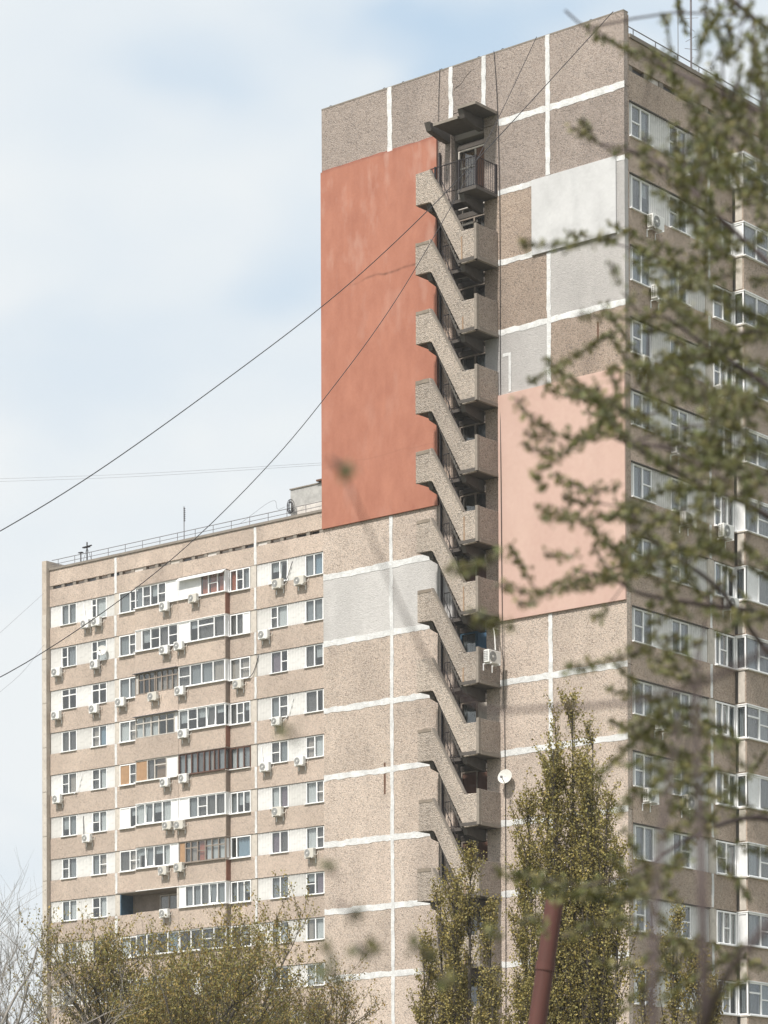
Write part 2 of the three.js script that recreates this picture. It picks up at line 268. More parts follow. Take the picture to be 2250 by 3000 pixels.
// ---------------------------------------------------------------- the near tower
const tower = tag(group('apartment_tower'), 'tall sixteen storey panel tower with orange gable panel and zigzag outside staircase', 'apartment building');
const J = 46.826;                                                      // height of the uppermost gable joint
{
  const G = { root: tower, ry: 0, y0: J };
  const cols = [[-15.33, -11.66], [-11.66, -8.46], [-6.79, -3.63], [-3.63, 0]], RED = [-15.33, -9.15, -14.775, 0.215], PINK = [-6.1, 0, -19.95, -10.93];
  // pieces of the wall, storey by storey; those wholly under the insulation boards are not built
  for (let k = -1; k < 17; k++) cols.forEach(([a, b], c) => {
    const y1 = k < 0 ? 2.86 : -2.8 * k - 0.012, y0 = Math.max(k < 0 ? 0.012 : -2.8 * (k + 1) + 0.012, -J + 0.05);
    let mat = k < 1 ? M.gableTop : (k > 6 || (k === 5 && c < 2) ? M.gablePale : M.gable)[Math.floor(hash3(k + 9, c, 5) * 3)];
    if (c < 2 && k === 6) mat = M.painted;
    if (c === 3 && k === 2) mat = M.paintedGrey;
    if (c === 3 && k === 1) mat = M.painted;
    if (c === 2 && k === 3) mat = M.paintedGrey;
    const edge = c === 3 ? 0 : -0.008, x0 = a + (c === 0 ? 0 : 0.008);
    if (c === 1 && k >= 0 && k <= 4) { slabPanel(G, 'wall_panel', -9.3, b, y0, y1, -0.25, 0, mat); return; }
    if (c === 0 && k >= 0 && k <= 4) return;
    if (c >= 2 && k >= 4 && k <= 6) { slabPanel(G, 'wall_panel', x0, b + edge, y0, y1, -0.25, 0, mat); return; }
    slabPanel(G, 'wall_panel', x0, b + edge, y0, y1, -0.25, 0, mat);
  });
  slabPanel(G, 'wall_panel', -8.45, -6.8, 0.3, 2.86, -0.25, 0, M.gableTop);
  // the mass behind
  const core = (x0, x1, y0, y1, z0, z1, mat = M.room, nm = 'inner_wall') => { const m = mesh(nm, box(x0, x1, y0, y1, z0, z1), mat, tower); return m; };
  core(-15.3, -8.5, 0, J + 2.5, -25, -0.26); core(-6.76, -1.7, 0, J + 2.5, -25, -0.26); core(-8.5, -6.76, 0, J + 2.5, -25, -0.75);
  core(-8.47, -6.78, J - 0.05, J + 2.4, -0.74, -0.27);
  core(-1.7, -0.05, 0, J + 2.2, -0.34, -0.26, M.concrete, 'end_wall');
  // red, pink and white insulation boards
  const board = (nm, x0, x1, y0, y1, th, mat) => { const s = new THREE.Shape([[x0, y0], [x1, y0], [x1, y1], [x0, y1]].map(([a, b]) => new THREE.Vector2(a, b))); const g = new THREE.ExtrudeGeometry(s, { depth: th - 0.012, bevelEnabled: true, bevelSize: 0.012, bevelThickness: 0.012, bevelOffset: -0.012, bevelSegments: 2 }); const p = g.attributes.position, uv = new Float32Array(p.count * 2); for (let i = 0; i < p.count; i++) { uv[2 * i] = (p.getX(i) - x0) / (x1 - x0); uv[2 * i + 1] = (p.getY(i) - y0) / (y1 - y0); } g.setAttribute('uv', new THREE.BufferAttribute(uv, 2)); const m = mesh(nm, g, mat, tower); m.position.set(0, J, 0.002); return m; };
  const RW = 640, RH = 1536, stain = (x, y) => { // metres on the red board
    let s = (fbm3(x * 1.4, y * 1.1, 3.3, 4) - 0.5) * 0.55 + (fbm3(x * 4.5, y * 1.6, 8.1, 3) - 0.5) * 0.35 + (fbm3(x * 14, y * 14, 2.2, 2) - 0.5) * 0.16;
    return s; };
  const redTex = texture(RW, RH, (i) => {
    const x = (i % RW) / RW * 6.18, y = Math.floor(i / RW) / RH * 15, s = stain(x, y), topness = Math.max(0, (y - 6) / 9);
    const pale = Math.max(0, fbm3(x * 2.2 + 5, y * 0.9, 6.6, 4) - 0.54) * 2.2 * (0.35 + topness) + Math.max(0, noise3(x * 3.1, y * 0.5, 12) - 0.72) * Math.max(0, y - 12) * 0.22;
    let r = 0.365 * (1 + s * 0.48), g = 0.150 * (1 + s * 0.66), b = 0.099 * (1 + s * 0.7);
    r += (0.46 - r) * pale; g += (0.27 - g) * pale; b += (0.215 - b) * pale;
    const yl = 10.05 + (x - 4.2) * 0.04 + (noise3(x * 2, 1, 1) - 0.5) * 0.12, dl = (y - yl) / 0.05, crack = x > 1.2 ? Math.exp(-dl * dl) * Math.min(1, (x - 1.2) / 2) * (0.4 + 0.6 * noise3(x * 6, 3, 3)) : 0;
    const y2 = 2.6 + (noise3(x * 1.6, 5, 1) - 0.5) * 0.2, d2 = (y - y2) / 0.03, c2 = Math.exp(-d2 * d2) * 0.25;
    const topEdge = Math.exp(-Math.pow((15 - y) / 0.07, 2)) * 0.5;
    const k = 1 - 0.55 * crack - 0.3 * c2 - 0.35 * topEdge; return [r * k, g * k, b * k];
  }, true, 1, 1);
  board('orange_render_panel', RED[0], RED[1], RED[2], RED[3], 0.09, std(1, 1, 1, 0.92, { map: redTex }));
  const pinkTex = texture(384, 512, (i) => { const x = (i % 384) / 384 * 6.1, y = Math.floor(i / 384) / 512 * 9; const s = (fbm3(x * 0.9, y * 0.35, 1.1, 4) - 0.5) * 0.22 + (fbm3(x * 6, y * 6, 4.4, 3) - 0.5) * 0.12; return [0.52 * (1 + s * 0.7), 0.36 * (1 + s), 0.305 * (1 + s)]; }, true, 1, 1);
  board('pink_render_panel', PINK[0], PINK[1], PINK[2], PINK[3], 0.09, std(1, 1, 1, 0.92, { map: pinkTex }));
  const whiteTex = texture(256, 256, (i) => { const x = (i % 256) / 64, y = Math.floor(i / 256) / 64; const s = (fbm3(x * 1.5, y * 1.2, 5.1, 4) - 0.5) * 0.3 + (fbm3(x * 9, y * 9, 4.4, 3) - 0.5) * 0.14; return [0.515 * (1 + s), 0.515 * (1 + s), 0.52 * (1 + s)]; }, true, 1, 1);
  board('white_board_panel', -4.40, -0.36, -5.69, -2.70, 0.08, std(1, 1, 1, 0.9, { map: whiteTex }));
  { const e = mesh('render_edge', ragged(6.1, 0.13, 401, false), std(0.33, 0.125, 0.085, 0.92, { map: grime }), tower); e.position.set(-15.3, J + 0.235, 0.004); }
  // sealed joints
  const H = (u0, u1, v, w = 0.24) => seal(G, u0, v, 0.004, u1 - u0, w, false), V = (u, v0, v1, w = 0.2) => seal(G, u, v0, 0.0115, v1 - v0, w, true);
  H(-6.1, 0.02, 0, 0.26); H(-6.1, 0.02, -2.8, 0.2); H(-6.1, -4.42, -5.6, 0.22); H(-6.1, 0.02, -8.4, 0.24); H(-0.34, 0.02, -5.66, 0.15);
  for (const k of [8, 9, 10, 11, 12, 13, 14, 15]) H(-6.1, 0.02, -2.8 * k, 0.24);
  for (const k of [6, 7, 8, 9, 10, 11, 12, 13, 14, 15]) H(-15.33, -9.2, -2.8 * k, 0.24);
  V(-11.66, 0.22, 2.9, 0.22); V(-8.45, 0.3, 2.9); V(-6.79, 0.4, 2.9); V(-3.63, -2.65, 2.9, 0.2); V(-3.63, -10.9, -5.72, 0.18);
  V(-11.66, -44, -14.8, 0.17); V(-3.63, -44, -19.97, 0.18);
  V(-5.55, -10.85, -9.3, 0.1); H(-5.9, -5.5, -9.35, 0.13);
  // roof edge, lifting loops
  const cp = plain(G, 'coping', -15.33, 0, 2.862, 2.92, -0.3, 0.01, M.concrete);
  for (const x of [-14.9, -12.0, -11.0, -9.0, -7.1, -5.9, -1.6]) { const m = mesh('lifting_loop', new THREE.TorusGeometry(0.07, 0.012, 5, 12, Math.PI), M.iron, tower); m.position.set(x, J + 2.92, -0.08); }
  // small cracks on the upper wall
  const crack = (pts) => { const m = mesh('crack', tube(pts.map(([x, y]) => [x, y, 0]), 0.012, 4, 14), M.darkConcrete, tower); m.position.set(0, J, 0.006); };
  crack([[-8.3, 1.95], [-7.9, 2.1], [-7.7, 2.3], [-7.4, 2.5]]); crack([[-8.35, 0.95], [-7.6, 1.0], [-7.05, 1.06]]);
  const streak = (x, y, h, r) => { const m = mesh('rust_streak', ragged(h, 0.09, r, true), M.rust, tower); m.position.set(x, J + y, 0.003); m.scale.z = 0.3; };
  streak(-1.28, -9.75, 0.8, 31);
  streak(-12.05, -26.2, 1.3, 33);

  // ---- outside staircase
  const S = 1.42, T = 0.12;
  const shapeOf = (pts, th) => { const g = new THREE.ExtrudeGeometry(new THREE.Shape(pts.map(([x, y]) => new THREE.Vector2(x, y))), { depth: th - 0.024, bevelEnabled: true, bevelSize: 0.012, bevelThickness: 0.012, bevelOffset: -0.012, bevelSegments: 1 }); return metricUV(g, hash3(seedNo, 8, 8) * 8, hash3(seedNo, 2, 8) * 8); };
  const doorPaint = ['w', 'd', 'd', 'g', 'g', 'd', 'r', 'b', 'l', 'r', 'r', 'd', 'd', 'd', 'd'];
  for (let k = 1; k <= 15; k++) {
    const L = -2.8 * k - 0.17, fl = group('stair_landing', tower); fl.position.set(0, J + L, 0);
    const sag = (hash3(k, 7, 7) - 0.5) * 0.10;
    // landing slab with its two brackets
    mesh('slab', [box(-7.05, -6.12, 0.0, 0.13, 0.012, S), box(-8.45, -7.05, -0.02, 0.11, 0.012, 0.62), box(-9.2, -8.45, 0.0, 0.13, 0.012, S - T - 0.003)], M.shadedUnderside, fl);
    for (const [x, nm] of [[-6.95, 'bracket'], [-8.62, 'bracket']]) { const g = shapeOf([[0.013, -0.48], [0.5, -0.44], [S - 0.22, -0.30], [S - 0.1, -0.002], [0.013, -0.002]], 0.22); g.rotateY(-Math.PI / 2); g.translate(x + 0.11, 0, 0); mesh(nm, g, M.shadedUnderside, fl); }
    if (k > 1) {
      mesh('side_panel', weather(shapeOf([[0.02, 0.0], [S - T - 0.006, 0.0], [S - T - 0.006, 1.28], [0.9, 1.27], [0.02, 1.29]], 0.1).translate(0, 0, 0).rotateY(-Math.PI / 2).translate(-6.12, 0.13, 0), k, 0.25), M.stairSideShaded, fl);
      mesh('edge_strip', [box(-6.225, -6.105, 0.0, 1.42, S - T - 0.004, S + 0.012), box(-6.2, -6.08, -0.01, 0.128, 0.02, S - T - 0.008)], M.concrete, fl);
    }
    // flight between the left landing of this storey and the right landing of the storey below
    if (k < 15) {
      const sf = group('stair_flight', tower); sf.position.set(0, J + L, 0);
      const xl = -9.21 + sag, xr = -6.238, top = 1.30 + (hash3(k, 3, 3) - 0.5) * 0.05, D = -2.83;
      const pts = [[xl, 0], [-8.51, -0.02], [-8.40, -0.06], [-6.87, D - 0.02], [xr, D], [xr, D + 1.28], [-6.86, D + 1.30], [-8.47, 1.27], [-8.50, top], [xl, top - 0.02]];
      mesh('parapet', weather(shapeOf(pts, T).translate(0, 0, S - T), k * 3, 0.3), M.stair, sf);
      mesh('parapet_cap', (() => { const a = [-8.46, 1.275], b = [-6.85, D + 1.31], A = Math.atan2(b[1] - a[1], b[0] - a[0]), l = Math.hypot(b[0] - a[0], b[1] - a[1]); const g = box(0, l, 0.0, 0.035, S - T - 0.03, S + 0.015); g.rotateZ(A); g.translate(a[0], a[1], 0); return [g]; })(), M.concrete, sf);
      if (hash3(k, 11, 2) < 0.75) { const st = mesh('grime_band', ragged(0.68, 0.13, 300 + k, false), M.mossy ??= std(0.27, 0.225, 0.18, 0.95, { map: grime }), sf); st.position.set(xl + 0.02, top - 0.085, S + 0.001); st.scale.z = 0.25; }
      if (hash3(k, 13, 2) < 0.6) { const st = mesh('rust_streak', ragged(0.5 + 0.5 * hash3(k, 1, 1), 0.07, 330 + k, true), M.rustPale ??= std(0.36, 0.25, 0.17, 0.95, { map: grime }), sf); st.position.set(-6.9 + 0.1 * hash3(k, 2, 9), D + 0.15, S + 0.001); st.scale.z = 0.25; }
      const steps = [[-8.45, 0.10]]; const n = 14; for (let i = 0; i < n; i++) { const x0 = -8.45 + i * 1.4 / n, y = 0.10 - (i + 1) * 2.83 / n; steps.push([x0, y], [x0 + 1.4 / n, y]); } steps.push([-7.05, D - 0.02], [-7.15, D - 0.02], [-8.45, -0.18]);
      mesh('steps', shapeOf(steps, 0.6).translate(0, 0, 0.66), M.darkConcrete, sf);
      const rail = []; rail.push(rod([-8.4, 1.0, 0.68], [-7.1, D + 0.98, 0.68], 0.018)); for (let i = 0; i <= 4; i++) { const x = -8.4 + 1.3 * i / 4, y = 1.0 + (D - 0.02) * i / 4; rail.push(rod([x, y - 0.95, 0.68], [x, y, 0.68], 0.012)); } rail.push(rod([-8.4, 0.55, 0.68], [-7.1, D + 0.53, 0.68], 0.012));
      mesh('handrail', rail, M.iron, sf);
    }
    // railing of thin bars along the inner edge of the walkway
    const rl = group('landing_railing', tower); rl.position.set(0, J + L, 0);
    const bars = (a, b, y0, y1, n) => { for (let i = 0; i <= n; i++) { const t = i / n, x = a[0] + (b[0] - a[0]) * t, z = a[1] + (b[1] - a[1]) * t; mesh('bar', barGeo(y1 - y0), M.iron, rl).position.set(x, y0, z); } mesh('rail', rod([a[0], y1, a[1]], [b[0], y1, b[1]], 0.02), M.iron, rl); mesh('rail', rod([a[0], y0 + 0.06, a[1]], [b[0], y0 + 0.06, b[1]], 0.016), M.iron, rl); };
    if (k === 1) {
      bars([-8.46, S - 0.05], [-6.16, S - 0.05], 0.13, 1.3, 19); bars([-6.16, S - 0.05], [-6.16, 0.05], 0.13, 1.3, 11);
      for (const [x, z] of [[-6.16, S - 0.05], [-6.16, 0.05], [-7.0, S - 0.05], [-8.2, S - 0.05]]) mesh('post', [box(x - 0.035, x + 0.035, 0.1, 1.34, z - 0.035, z + 0.035)], M.iron, rl);
    } else bars([-8.44, 0.6], [-7.08, 0.6], 0.11, 1.2, 10);
    // recess with its balcony door
    const D2 = { root: tower, ry: 0, y0: J + L + 0.13 };
    const kind = doorPaint[k - 1], fr = kind === 'w' ? M.oldWhite : kind === 'b' ? M.blueWall : M.greyWood;
    const spec = { w: 'v8 w:.8', d: 'p0 v9', g: 'v9 p2', r: 'w w', b: 'p2 x', l: 'p2 x' }[kind];
    const dr = glazing(D2, 'balcony_door', -8.43, -6.82, 0.01, 2.41, -0.42, spec, fr, 0, 0.07);
    if (kind === 'r') dr.traverse((o) => { if (o.name === 'infill_panel') o.material = M.brownWood; });
    if (kind === 'w') dr.traverse((o) => { if (o.name === 'infill_panel') o.material = M.oldBoard ??= std(0.19, 0.10, 0.065, 0.85, { map: grime }); });
    if (kind === 'b') dr.traverse((o) => { if (o.name === 'infill_panel') o.material = M.blueDoor ??= std(0.07, 0.16, 0.27, 0.7, { map: grime }); });
    if (kind === 'l') dr.traverse((o) => { if (o.name === 'infill_panel') o.material = M.paleConcrete; });
    mesh('lintel', box(-8.44, -6.8, 2.42, 2.62, -0.5, -0.4), M.shadedUnderside, tower).position.y = J + L + 0.13;
  }
  // canopy over the uppermost door
  const cn = group('door_canopy', tower); cn.position.set(0, J + 0.02, 0);
  mesh('slab', [box(-7.0, -6.12, 0.36, 0.46, 0.012, S + 0.02), box(-8.3, -7.05, 0.02, 0.12, 0.012, S - 0.05)], M.shadedUnderside, cn);
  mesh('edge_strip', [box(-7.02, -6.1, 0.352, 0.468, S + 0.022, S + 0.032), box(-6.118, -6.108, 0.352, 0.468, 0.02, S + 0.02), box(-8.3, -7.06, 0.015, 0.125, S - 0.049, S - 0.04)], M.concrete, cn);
  for (const x of [-6.93, -8.62]) { const g = shapeOf([[0.013, -0.12], [0.5, -0.1], [S - 0.16, 0.03], [S - 0.02, 0.355], [0.013, 0.355]], 0.26); g.rotateY(-Math.PI / 2); g.translate(x + 0.13, x < -8 ? -0.1 : 0, 0); mesh('bracket', g, M.shadedUnderside, cn); }
  // down pipe by the stairs
  mesh('down_pipe', [rod([-8.98, 0.2, 0.09], [-8.98, J - 0.5, 0.09], 0.05, 8)], M.iron, tower);
}
function barGeo(h) { barGeo.c ??= {}; const k = h.toFixed(2); if (!barGeo.c[k]) { const g = new THREE.CylinderGeometry(0.011, 0.011, h, 5); g.translate(0, h / 2, 0); barGeo.c[k] = g; } return barGeo.c[k]; }

// ---------------------------------------------------------------- facades
const corrKind = () => Math.floor(winR() * 3);
function roofEdge(F, u0, u1, railV, joints, mats = M.spandrel) {
  plain(F, 'coping', u0, u1, 2.42, 2.57, -0.5, 0.07, M.concrete);
  const posts = group('roof_railing', F.root); put(F, posts, 0, 2.57, -0.2);
  mesh('rail', rod([u0, railV - 2.57, 0], [u1, railV - 2.57, 0], 0.022), M.steel, posts); mesh('rail', rod([u0, railV - 2.57 - 0.28, 0], [u1, railV - 2.57 - 0.28, 0], 0.018), M.steel, posts);
  for (let u = u0 + 0.6; u < u1; u += 1.55) mesh('post', rod([u, -0.05, 0], [u, railV - 2.57, 0], 0.02), M.steel, posts);
  const cuts = [u0, ...joints, u1];
  for (let i = 0; i + 1 < cuts.length; i++) {
    slabPanel(F, 'wall_panel', cuts[i] + 0.01, cuts[i + 1] - 0.01, 1.38, 2.415, -0.3, 0, mats);
    slabPanel(F, 'wall_panel', cuts[i] + 0.01, cuts[i + 1] - 0.01, 0.0, 1.14, -0.3, 0, mats);
  }
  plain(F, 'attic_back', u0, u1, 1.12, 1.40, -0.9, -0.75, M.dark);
  for (let u = u0; u < u1 - 0.3; u += 1.07) {
    plain(F, 'attic_pier', u, Math.min(u1, u + 0.28), 1.141, 1.379, -0.3, -0.03, M.concrete);
    const r = winR(), a = u + 0.29, b = Math.min(u1, u + 1.06); if (b - a < 0.3) continue;
    if (r < 0.3) plain(F, 'attic_infill', a, b, 1.145, 1.375, -0.14, -0.08, r < 0.15 ? M.paleConcrete : M.whiteBrick);
    else if (r < 0.65) plain(F, 'attic_pane', a, b, 1.145, 1.375, -0.18, -0.165, M.greyPane ??= std(0.12, 0.12, 0.13, 0.25));
  }
}
const rows = 16;

// far block ------------------------------------------------------------------
const block = tag(group('apartment_block'), 'long beige panel block behind the orange gable, with rows of windows and loggias', 'apartment building');
block.position.set(-75.7511, 0, -42.8725);
{
  const F = { root: block, ry: 0, y0: 44.849 }, E = 0.45, R0 = 8.3, R1 = 16.13, U1 = 24.85;
  const A1 = ['p2 p2', 't0:.6 p2', 'v0 v0', 'p9 p9', 't9:.8 p3', 'p7 p2', 't9:.8 p2', 'p2 p1', 't p', 'p t'], A2 = ['v0:.4 p1', 't0:.55 p1', 'v0 v0', 't3 p6', 't9 p1', 't7 p1', 'p2 t3', 't0 p1', 'p t', 't p'];
  const B1 = ['p2:1.2 t0', 'p2 t9', 'p2 p2', 'p1 t3', 'w t9', 'x p7', 'p9 t3', '', 'p p', 'p t'];
  const B2 = ['p2 t9 p7 t9 x:1.6', 'b:.7 p7 t0 p9 t0', 'old', 'old2', 'w:1.3 p9:.8 v8:1.3 x:1.3', 'p1 o2:.9 p7 p1 x:.7', 'p7 o2:.9 p7 p1:.7 x:.8', '', 'p p p p', 'p t p x'];
  const C = ['x:2.1 p4:.7 t4:.8 p4:.6', 'x:1.1 p7:.8 v9:1.6 p9', 't9 p2 p2 p3', 'p7 t0 p7 o9 p7', 'brown', 'x:1.1 p2 t9 p9 p9', 'old3', 'x:.7 p2 p2 p9 o2 p2', 'p p t p', 'p2 x p t'];
  const C2 = ['p4 t0 p2', 'p9 p9 x', 'p3 t3', 'p9 t9 p7', 'brown2', 'p2 p7 p7', 'p0:.5 p6:1.4', 'p2 p2 p7', 'p t', 'p p'];
  const D1 = ['p7:1.2 o0', 't9:.6 p1', 'p5:1.3 t0:.8', 'p2 t9', 't9 p2', 'p1 p5', 'p5 p9', 'p2 p2', 't1 p', 'p p'], D2 = ['p2 p6', 'p2 p2', 'p9 p7', 'p9:2 p0', 't3 p1', 'p1:1.6 t3', 'p1:1.6 t9', 't7 p5', 'p p', 't1 p'];
  const pick = (a, r) => a[r] ?? ['p t', 't p', 'p p'][r % 3];
  roofEdge(F, 0, U1, 3.14, [6.12, 12.1, 18.3]);
  plain(F, 'end_wall', -0.42, -0.01, -44.8, 3.05, -14, 0.30, M.paleConcreteWall ??= std(0.52, 0.45, 0.38, 0.95, { map: grime }));
  plain(F, 'inner_wall', 0, U1, -44.8, 2.4, -14, -1.3, M.room);
  plain(F, 'inner_wall', -0.005, 0.02, -44.8, 2.4, -1.3, -0.3, M.room); plain(F, 'inner_wall', U1 - 0.02, U1, -44.8, 2.4, -1.3, -0.3, M.room);
  for (const u of [6.22, 18.1]) plain(F, 'party_wall', u - 0.08, u + 0.08, -44.8, 0.0, -1.3, -0.31, M.room);
  for (let k = 0; k < 15; k++) { const v = -44.8 + 0.01 + 2.95 * k; plain(F, 'end_wall_panel', -0.415, -0.005, v + 0.02, v + 2.93, 0.301, 0.33, M.paleConcrete); }
  for (let r = 0; r < rows - 1; r++) {
    const T = -2.8 * r, Bt = T - 1.4, NX = T - 2.8;
    plain(F, 'floor_slab', 0, U1, T - 0.001, T + 0.22, -1.3, -0.301, M.slab);
    plain(F, 'floor_slab', 0, U1, Bt - 0.5, Bt - 0.03, -1.3, -0.301, M.slab);
    const sp = (a, b, w1, w0 = -0.3) => slabPanel(F, 'wall_panel', a, b, NX + 0.0, Bt - 0.004, w0, w1, M.spandrel, 0.12);
    sp(0.03, 6.09, 0); sp(6.15, R0 + 0.3, 0.02); sp(R0, 12.09, E, 0.05); sp(12.11, R1, E, 0.05); sp(R1 - 0.3, 18.27, 0.02); sp(18.33, U1, 0);
    plain(F, 'bay_return', R1 + 0.001, R1 + 0.03, NX + 0.05, Bt - 0.06, 0.03, E - 0.03, r % 3 ? M.darkBrown ??= std(0.24, 0.19, 0.155, 0.95, { map: grime }) : M.brick);
    plain(F, 'bay_ledge', R1 - 0.3, R1 + 0.06, Bt - 0.055, Bt - 0.002, 0.03, E + 0.02, M.paleConcrete);
    plain(F, 'pilaster', 5.98, 6.42, Bt + 0.003, T - 0.003, -0.3, -0.02, M.paleConcrete); plain(F, 'pilaster', 17.86, 18.36, Bt + 0.003, T - 0.003, -0.3, -0.02, M.paleConcrete);
    if (r < 14) { seal(F, 6.12, NX + 0.02, 0.026, 1.36, 0.2, true); seal(F, 18.3, NX + 0.02, 0.026, 1.36, 0.17, true); }
    // section beside the end wall
    corrugated(F, 0.05, 1.05, r, corrKind()); corrugated(F, 2.45, 3.85, r, corrKind()); corrugated(F, 5.22, 5.98, r, corrKind());
    glazing(F, 'window', 1.05, 2.45, Bt + 0.01, T - 0.03, -0.06, pick(A1, r)); sill(F, 1.05, 2.45, Bt + 0.03, -0.04);
    glazing(F, 'window', 3.85, 5.22, Bt + 0.01, T - 0.03, -0.06, pick(A2, r)); sill(F, 3.85, 5.22, Bt + 0.03, -0.04);
    // section at the far end
    corrugated(F, 18.4, 19.5, r, corrKind()); corrugated(F, 20.92, 22.34, r, corrKind()); corrugated(F, 23.8, 24.8, r, corrKind());
    glazing(F, 'window', 19.5, 20.92, Bt + 0.01, T - 0.03, -0.06, pick(D1, r)); sill(F, 19.5, 20.92, Bt + 0.03, -0.04);
    glazing(F, 'window', 22.34, 23.8, Bt + 0.01, T - 0.03, -0.06, pick(D2, r)); sill(F, 22.34, 23.8, Bt + 0.03, -0.04);
    // loggias
    if (r === 7) {
      plain(F, 'loggia_wall', 6.45, 6.53, Bt, T, -1.28, 0, M.blueWall); plain(F, 'loggia_wall', 6.54, 11.98, Bt, T, -1.2, -1.1, M.greyWood);
      plain(F, 'loggia_ceiling', 6.54, 11.9, T - 0.06, T - 0.002, -1.09, E - 0.02, M.concrete); plain(F, 'loggia_wall', 11.9, 12.06, Bt, T, -1.09, E - 0.02, M.oldWhite);
      glazing(F, 'loggia_window', 9.0, 11.4, Bt + 0.1, T - 0.2, -1.04, 'p0 p2 p0', M.oldWhite);
    } else {
      glazing(F, 'loggia_window', 6.44, R0 - 0.02, Bt + 0.01, T - 0.04, 0.01, pick(B1, r)); sill(F, 6.5, 7.8, Bt + 0.01, 0.03);
      const b2 = pick(B2, r);
      if (b2 === 'old' || b2 === 'old2') { glazing(F, 'old_loggia_window', R0, 12.07, Bt + 0.01, T - 0.04, E, b2 === 'old' ? 'b:.3 v0:.6 v0:.6 v0:.6 vw:.1 v3:.6 v3:.6 v3:.6 v3:.6' : 'v1 v1 v1 v0 v0 x:.4', b2 === 'old' ? M.greyWood : M.oldWhite, 0, 0.06); plain(F, 'loggia_hood', R0 - 0.1, 12.1, T - 0.045, T - 0.01, E - 0.3, E + 0.2, M.steel); }
      else { glazing(F, 'loggia_window', R0, 12.07, Bt + 0.01, T - 0.04, E, b2, r === 4 ? M.oldWhite : M.pvc); sill(F, R0, 12.0, Bt + 0.01, E); }
    }
    const c = pick(C, r), c2 = pick(C2, r), wood = c === 'brown' ? M.brownWood : c === 'old3' ? M.greyWood : M.pvc;
    const cs = { brown: 'p2 p1:.9 p2:.9 p9 p2:.8 p3:.7 p9:.6 p2', old3: 'w:.9 v9:.8 v3 t4:1.2 v1 v1 v1' }[c] ?? c;
    glazing(F, c === 'brown' || c === 'old3' ? 'old_loggia_window' : 'loggia_window', 12.12, R1 - 0.02, Bt + 0.01, T - 0.04, E, cs, wood); sill(F, 12.15, R1 - 0.05, Bt + 0.01, E, wood);
    const side = glazing(F, 'bay_side_window', R1 - 0.015, R1 - 0.015 + E - 0.05, Bt + 0.01, T - 0.04, 0.24, r === 3 || r === 4 || r === 8 ? 'p2' : 'x', wood, Math.PI / 2); side.position.x = R1;
    glazing(F, 'loggia_window', R1 + 0.02, 17.84, Bt + 0.01, T - 0.04, 0.01, c2 === 'brown2' ? 'p1 p1 p2' : c2, c2 === 'brown2' ? M.brownWood : M.pvc); sill(F, R1 + 0.05, 17.84, Bt + 0.01, 0.03);
    plain(F, 'bay_head', R0, R1, T - 0.038, T + (r ? -0.002 : 0.04), -0.05, E + 0.04, r % 2 ? M.pvc : M.concrete);
    if (r === 0) { const hood = mesh('loggia_hood', (() => { const s = new THREE.Shape([[0, 0.02], [0.34, -0.22], [0.34, -0.28], [0, -0.06]].map(([a, b]) => new THREE.Vector2(a, b))); const g = new THREE.ExtrudeGeometry(s, { depth: 4.0, bevelEnabled: false }); g.rotateY(-Math.PI / 2); return [metricUV(g)]; })(), M.pvcPanel, block); put(F, hood, 16.2, T, E - 0.02); }
  }
  for (const u of [6.12, 18.3]) { seal(F, u, 0.02, 0.004, 2.35, 0.2, true); }
  // machine room on the roof
  plain(F, 'machine_room', 20.75, 27.5, 2.3, 4.42, -6.5, -0.55, M.machine ??= std(0.45, 0.44, 0.425, 0.95, { map: grime }));
  plain(F, 'machine_room_roof', 23.0, 28, 4.5, 4.6, -7, -0.35, M.rust);
  plain(F, 'machine_room_stain', 21.3, 23.8, 2.75, 3.3, -0.549, -0.545, M.whiteBrick);
  plain(F, 'machine_room_curb', 20.7, 27.55, 4.38, 4.45, -6.55, -0.5, M.concrete);
}

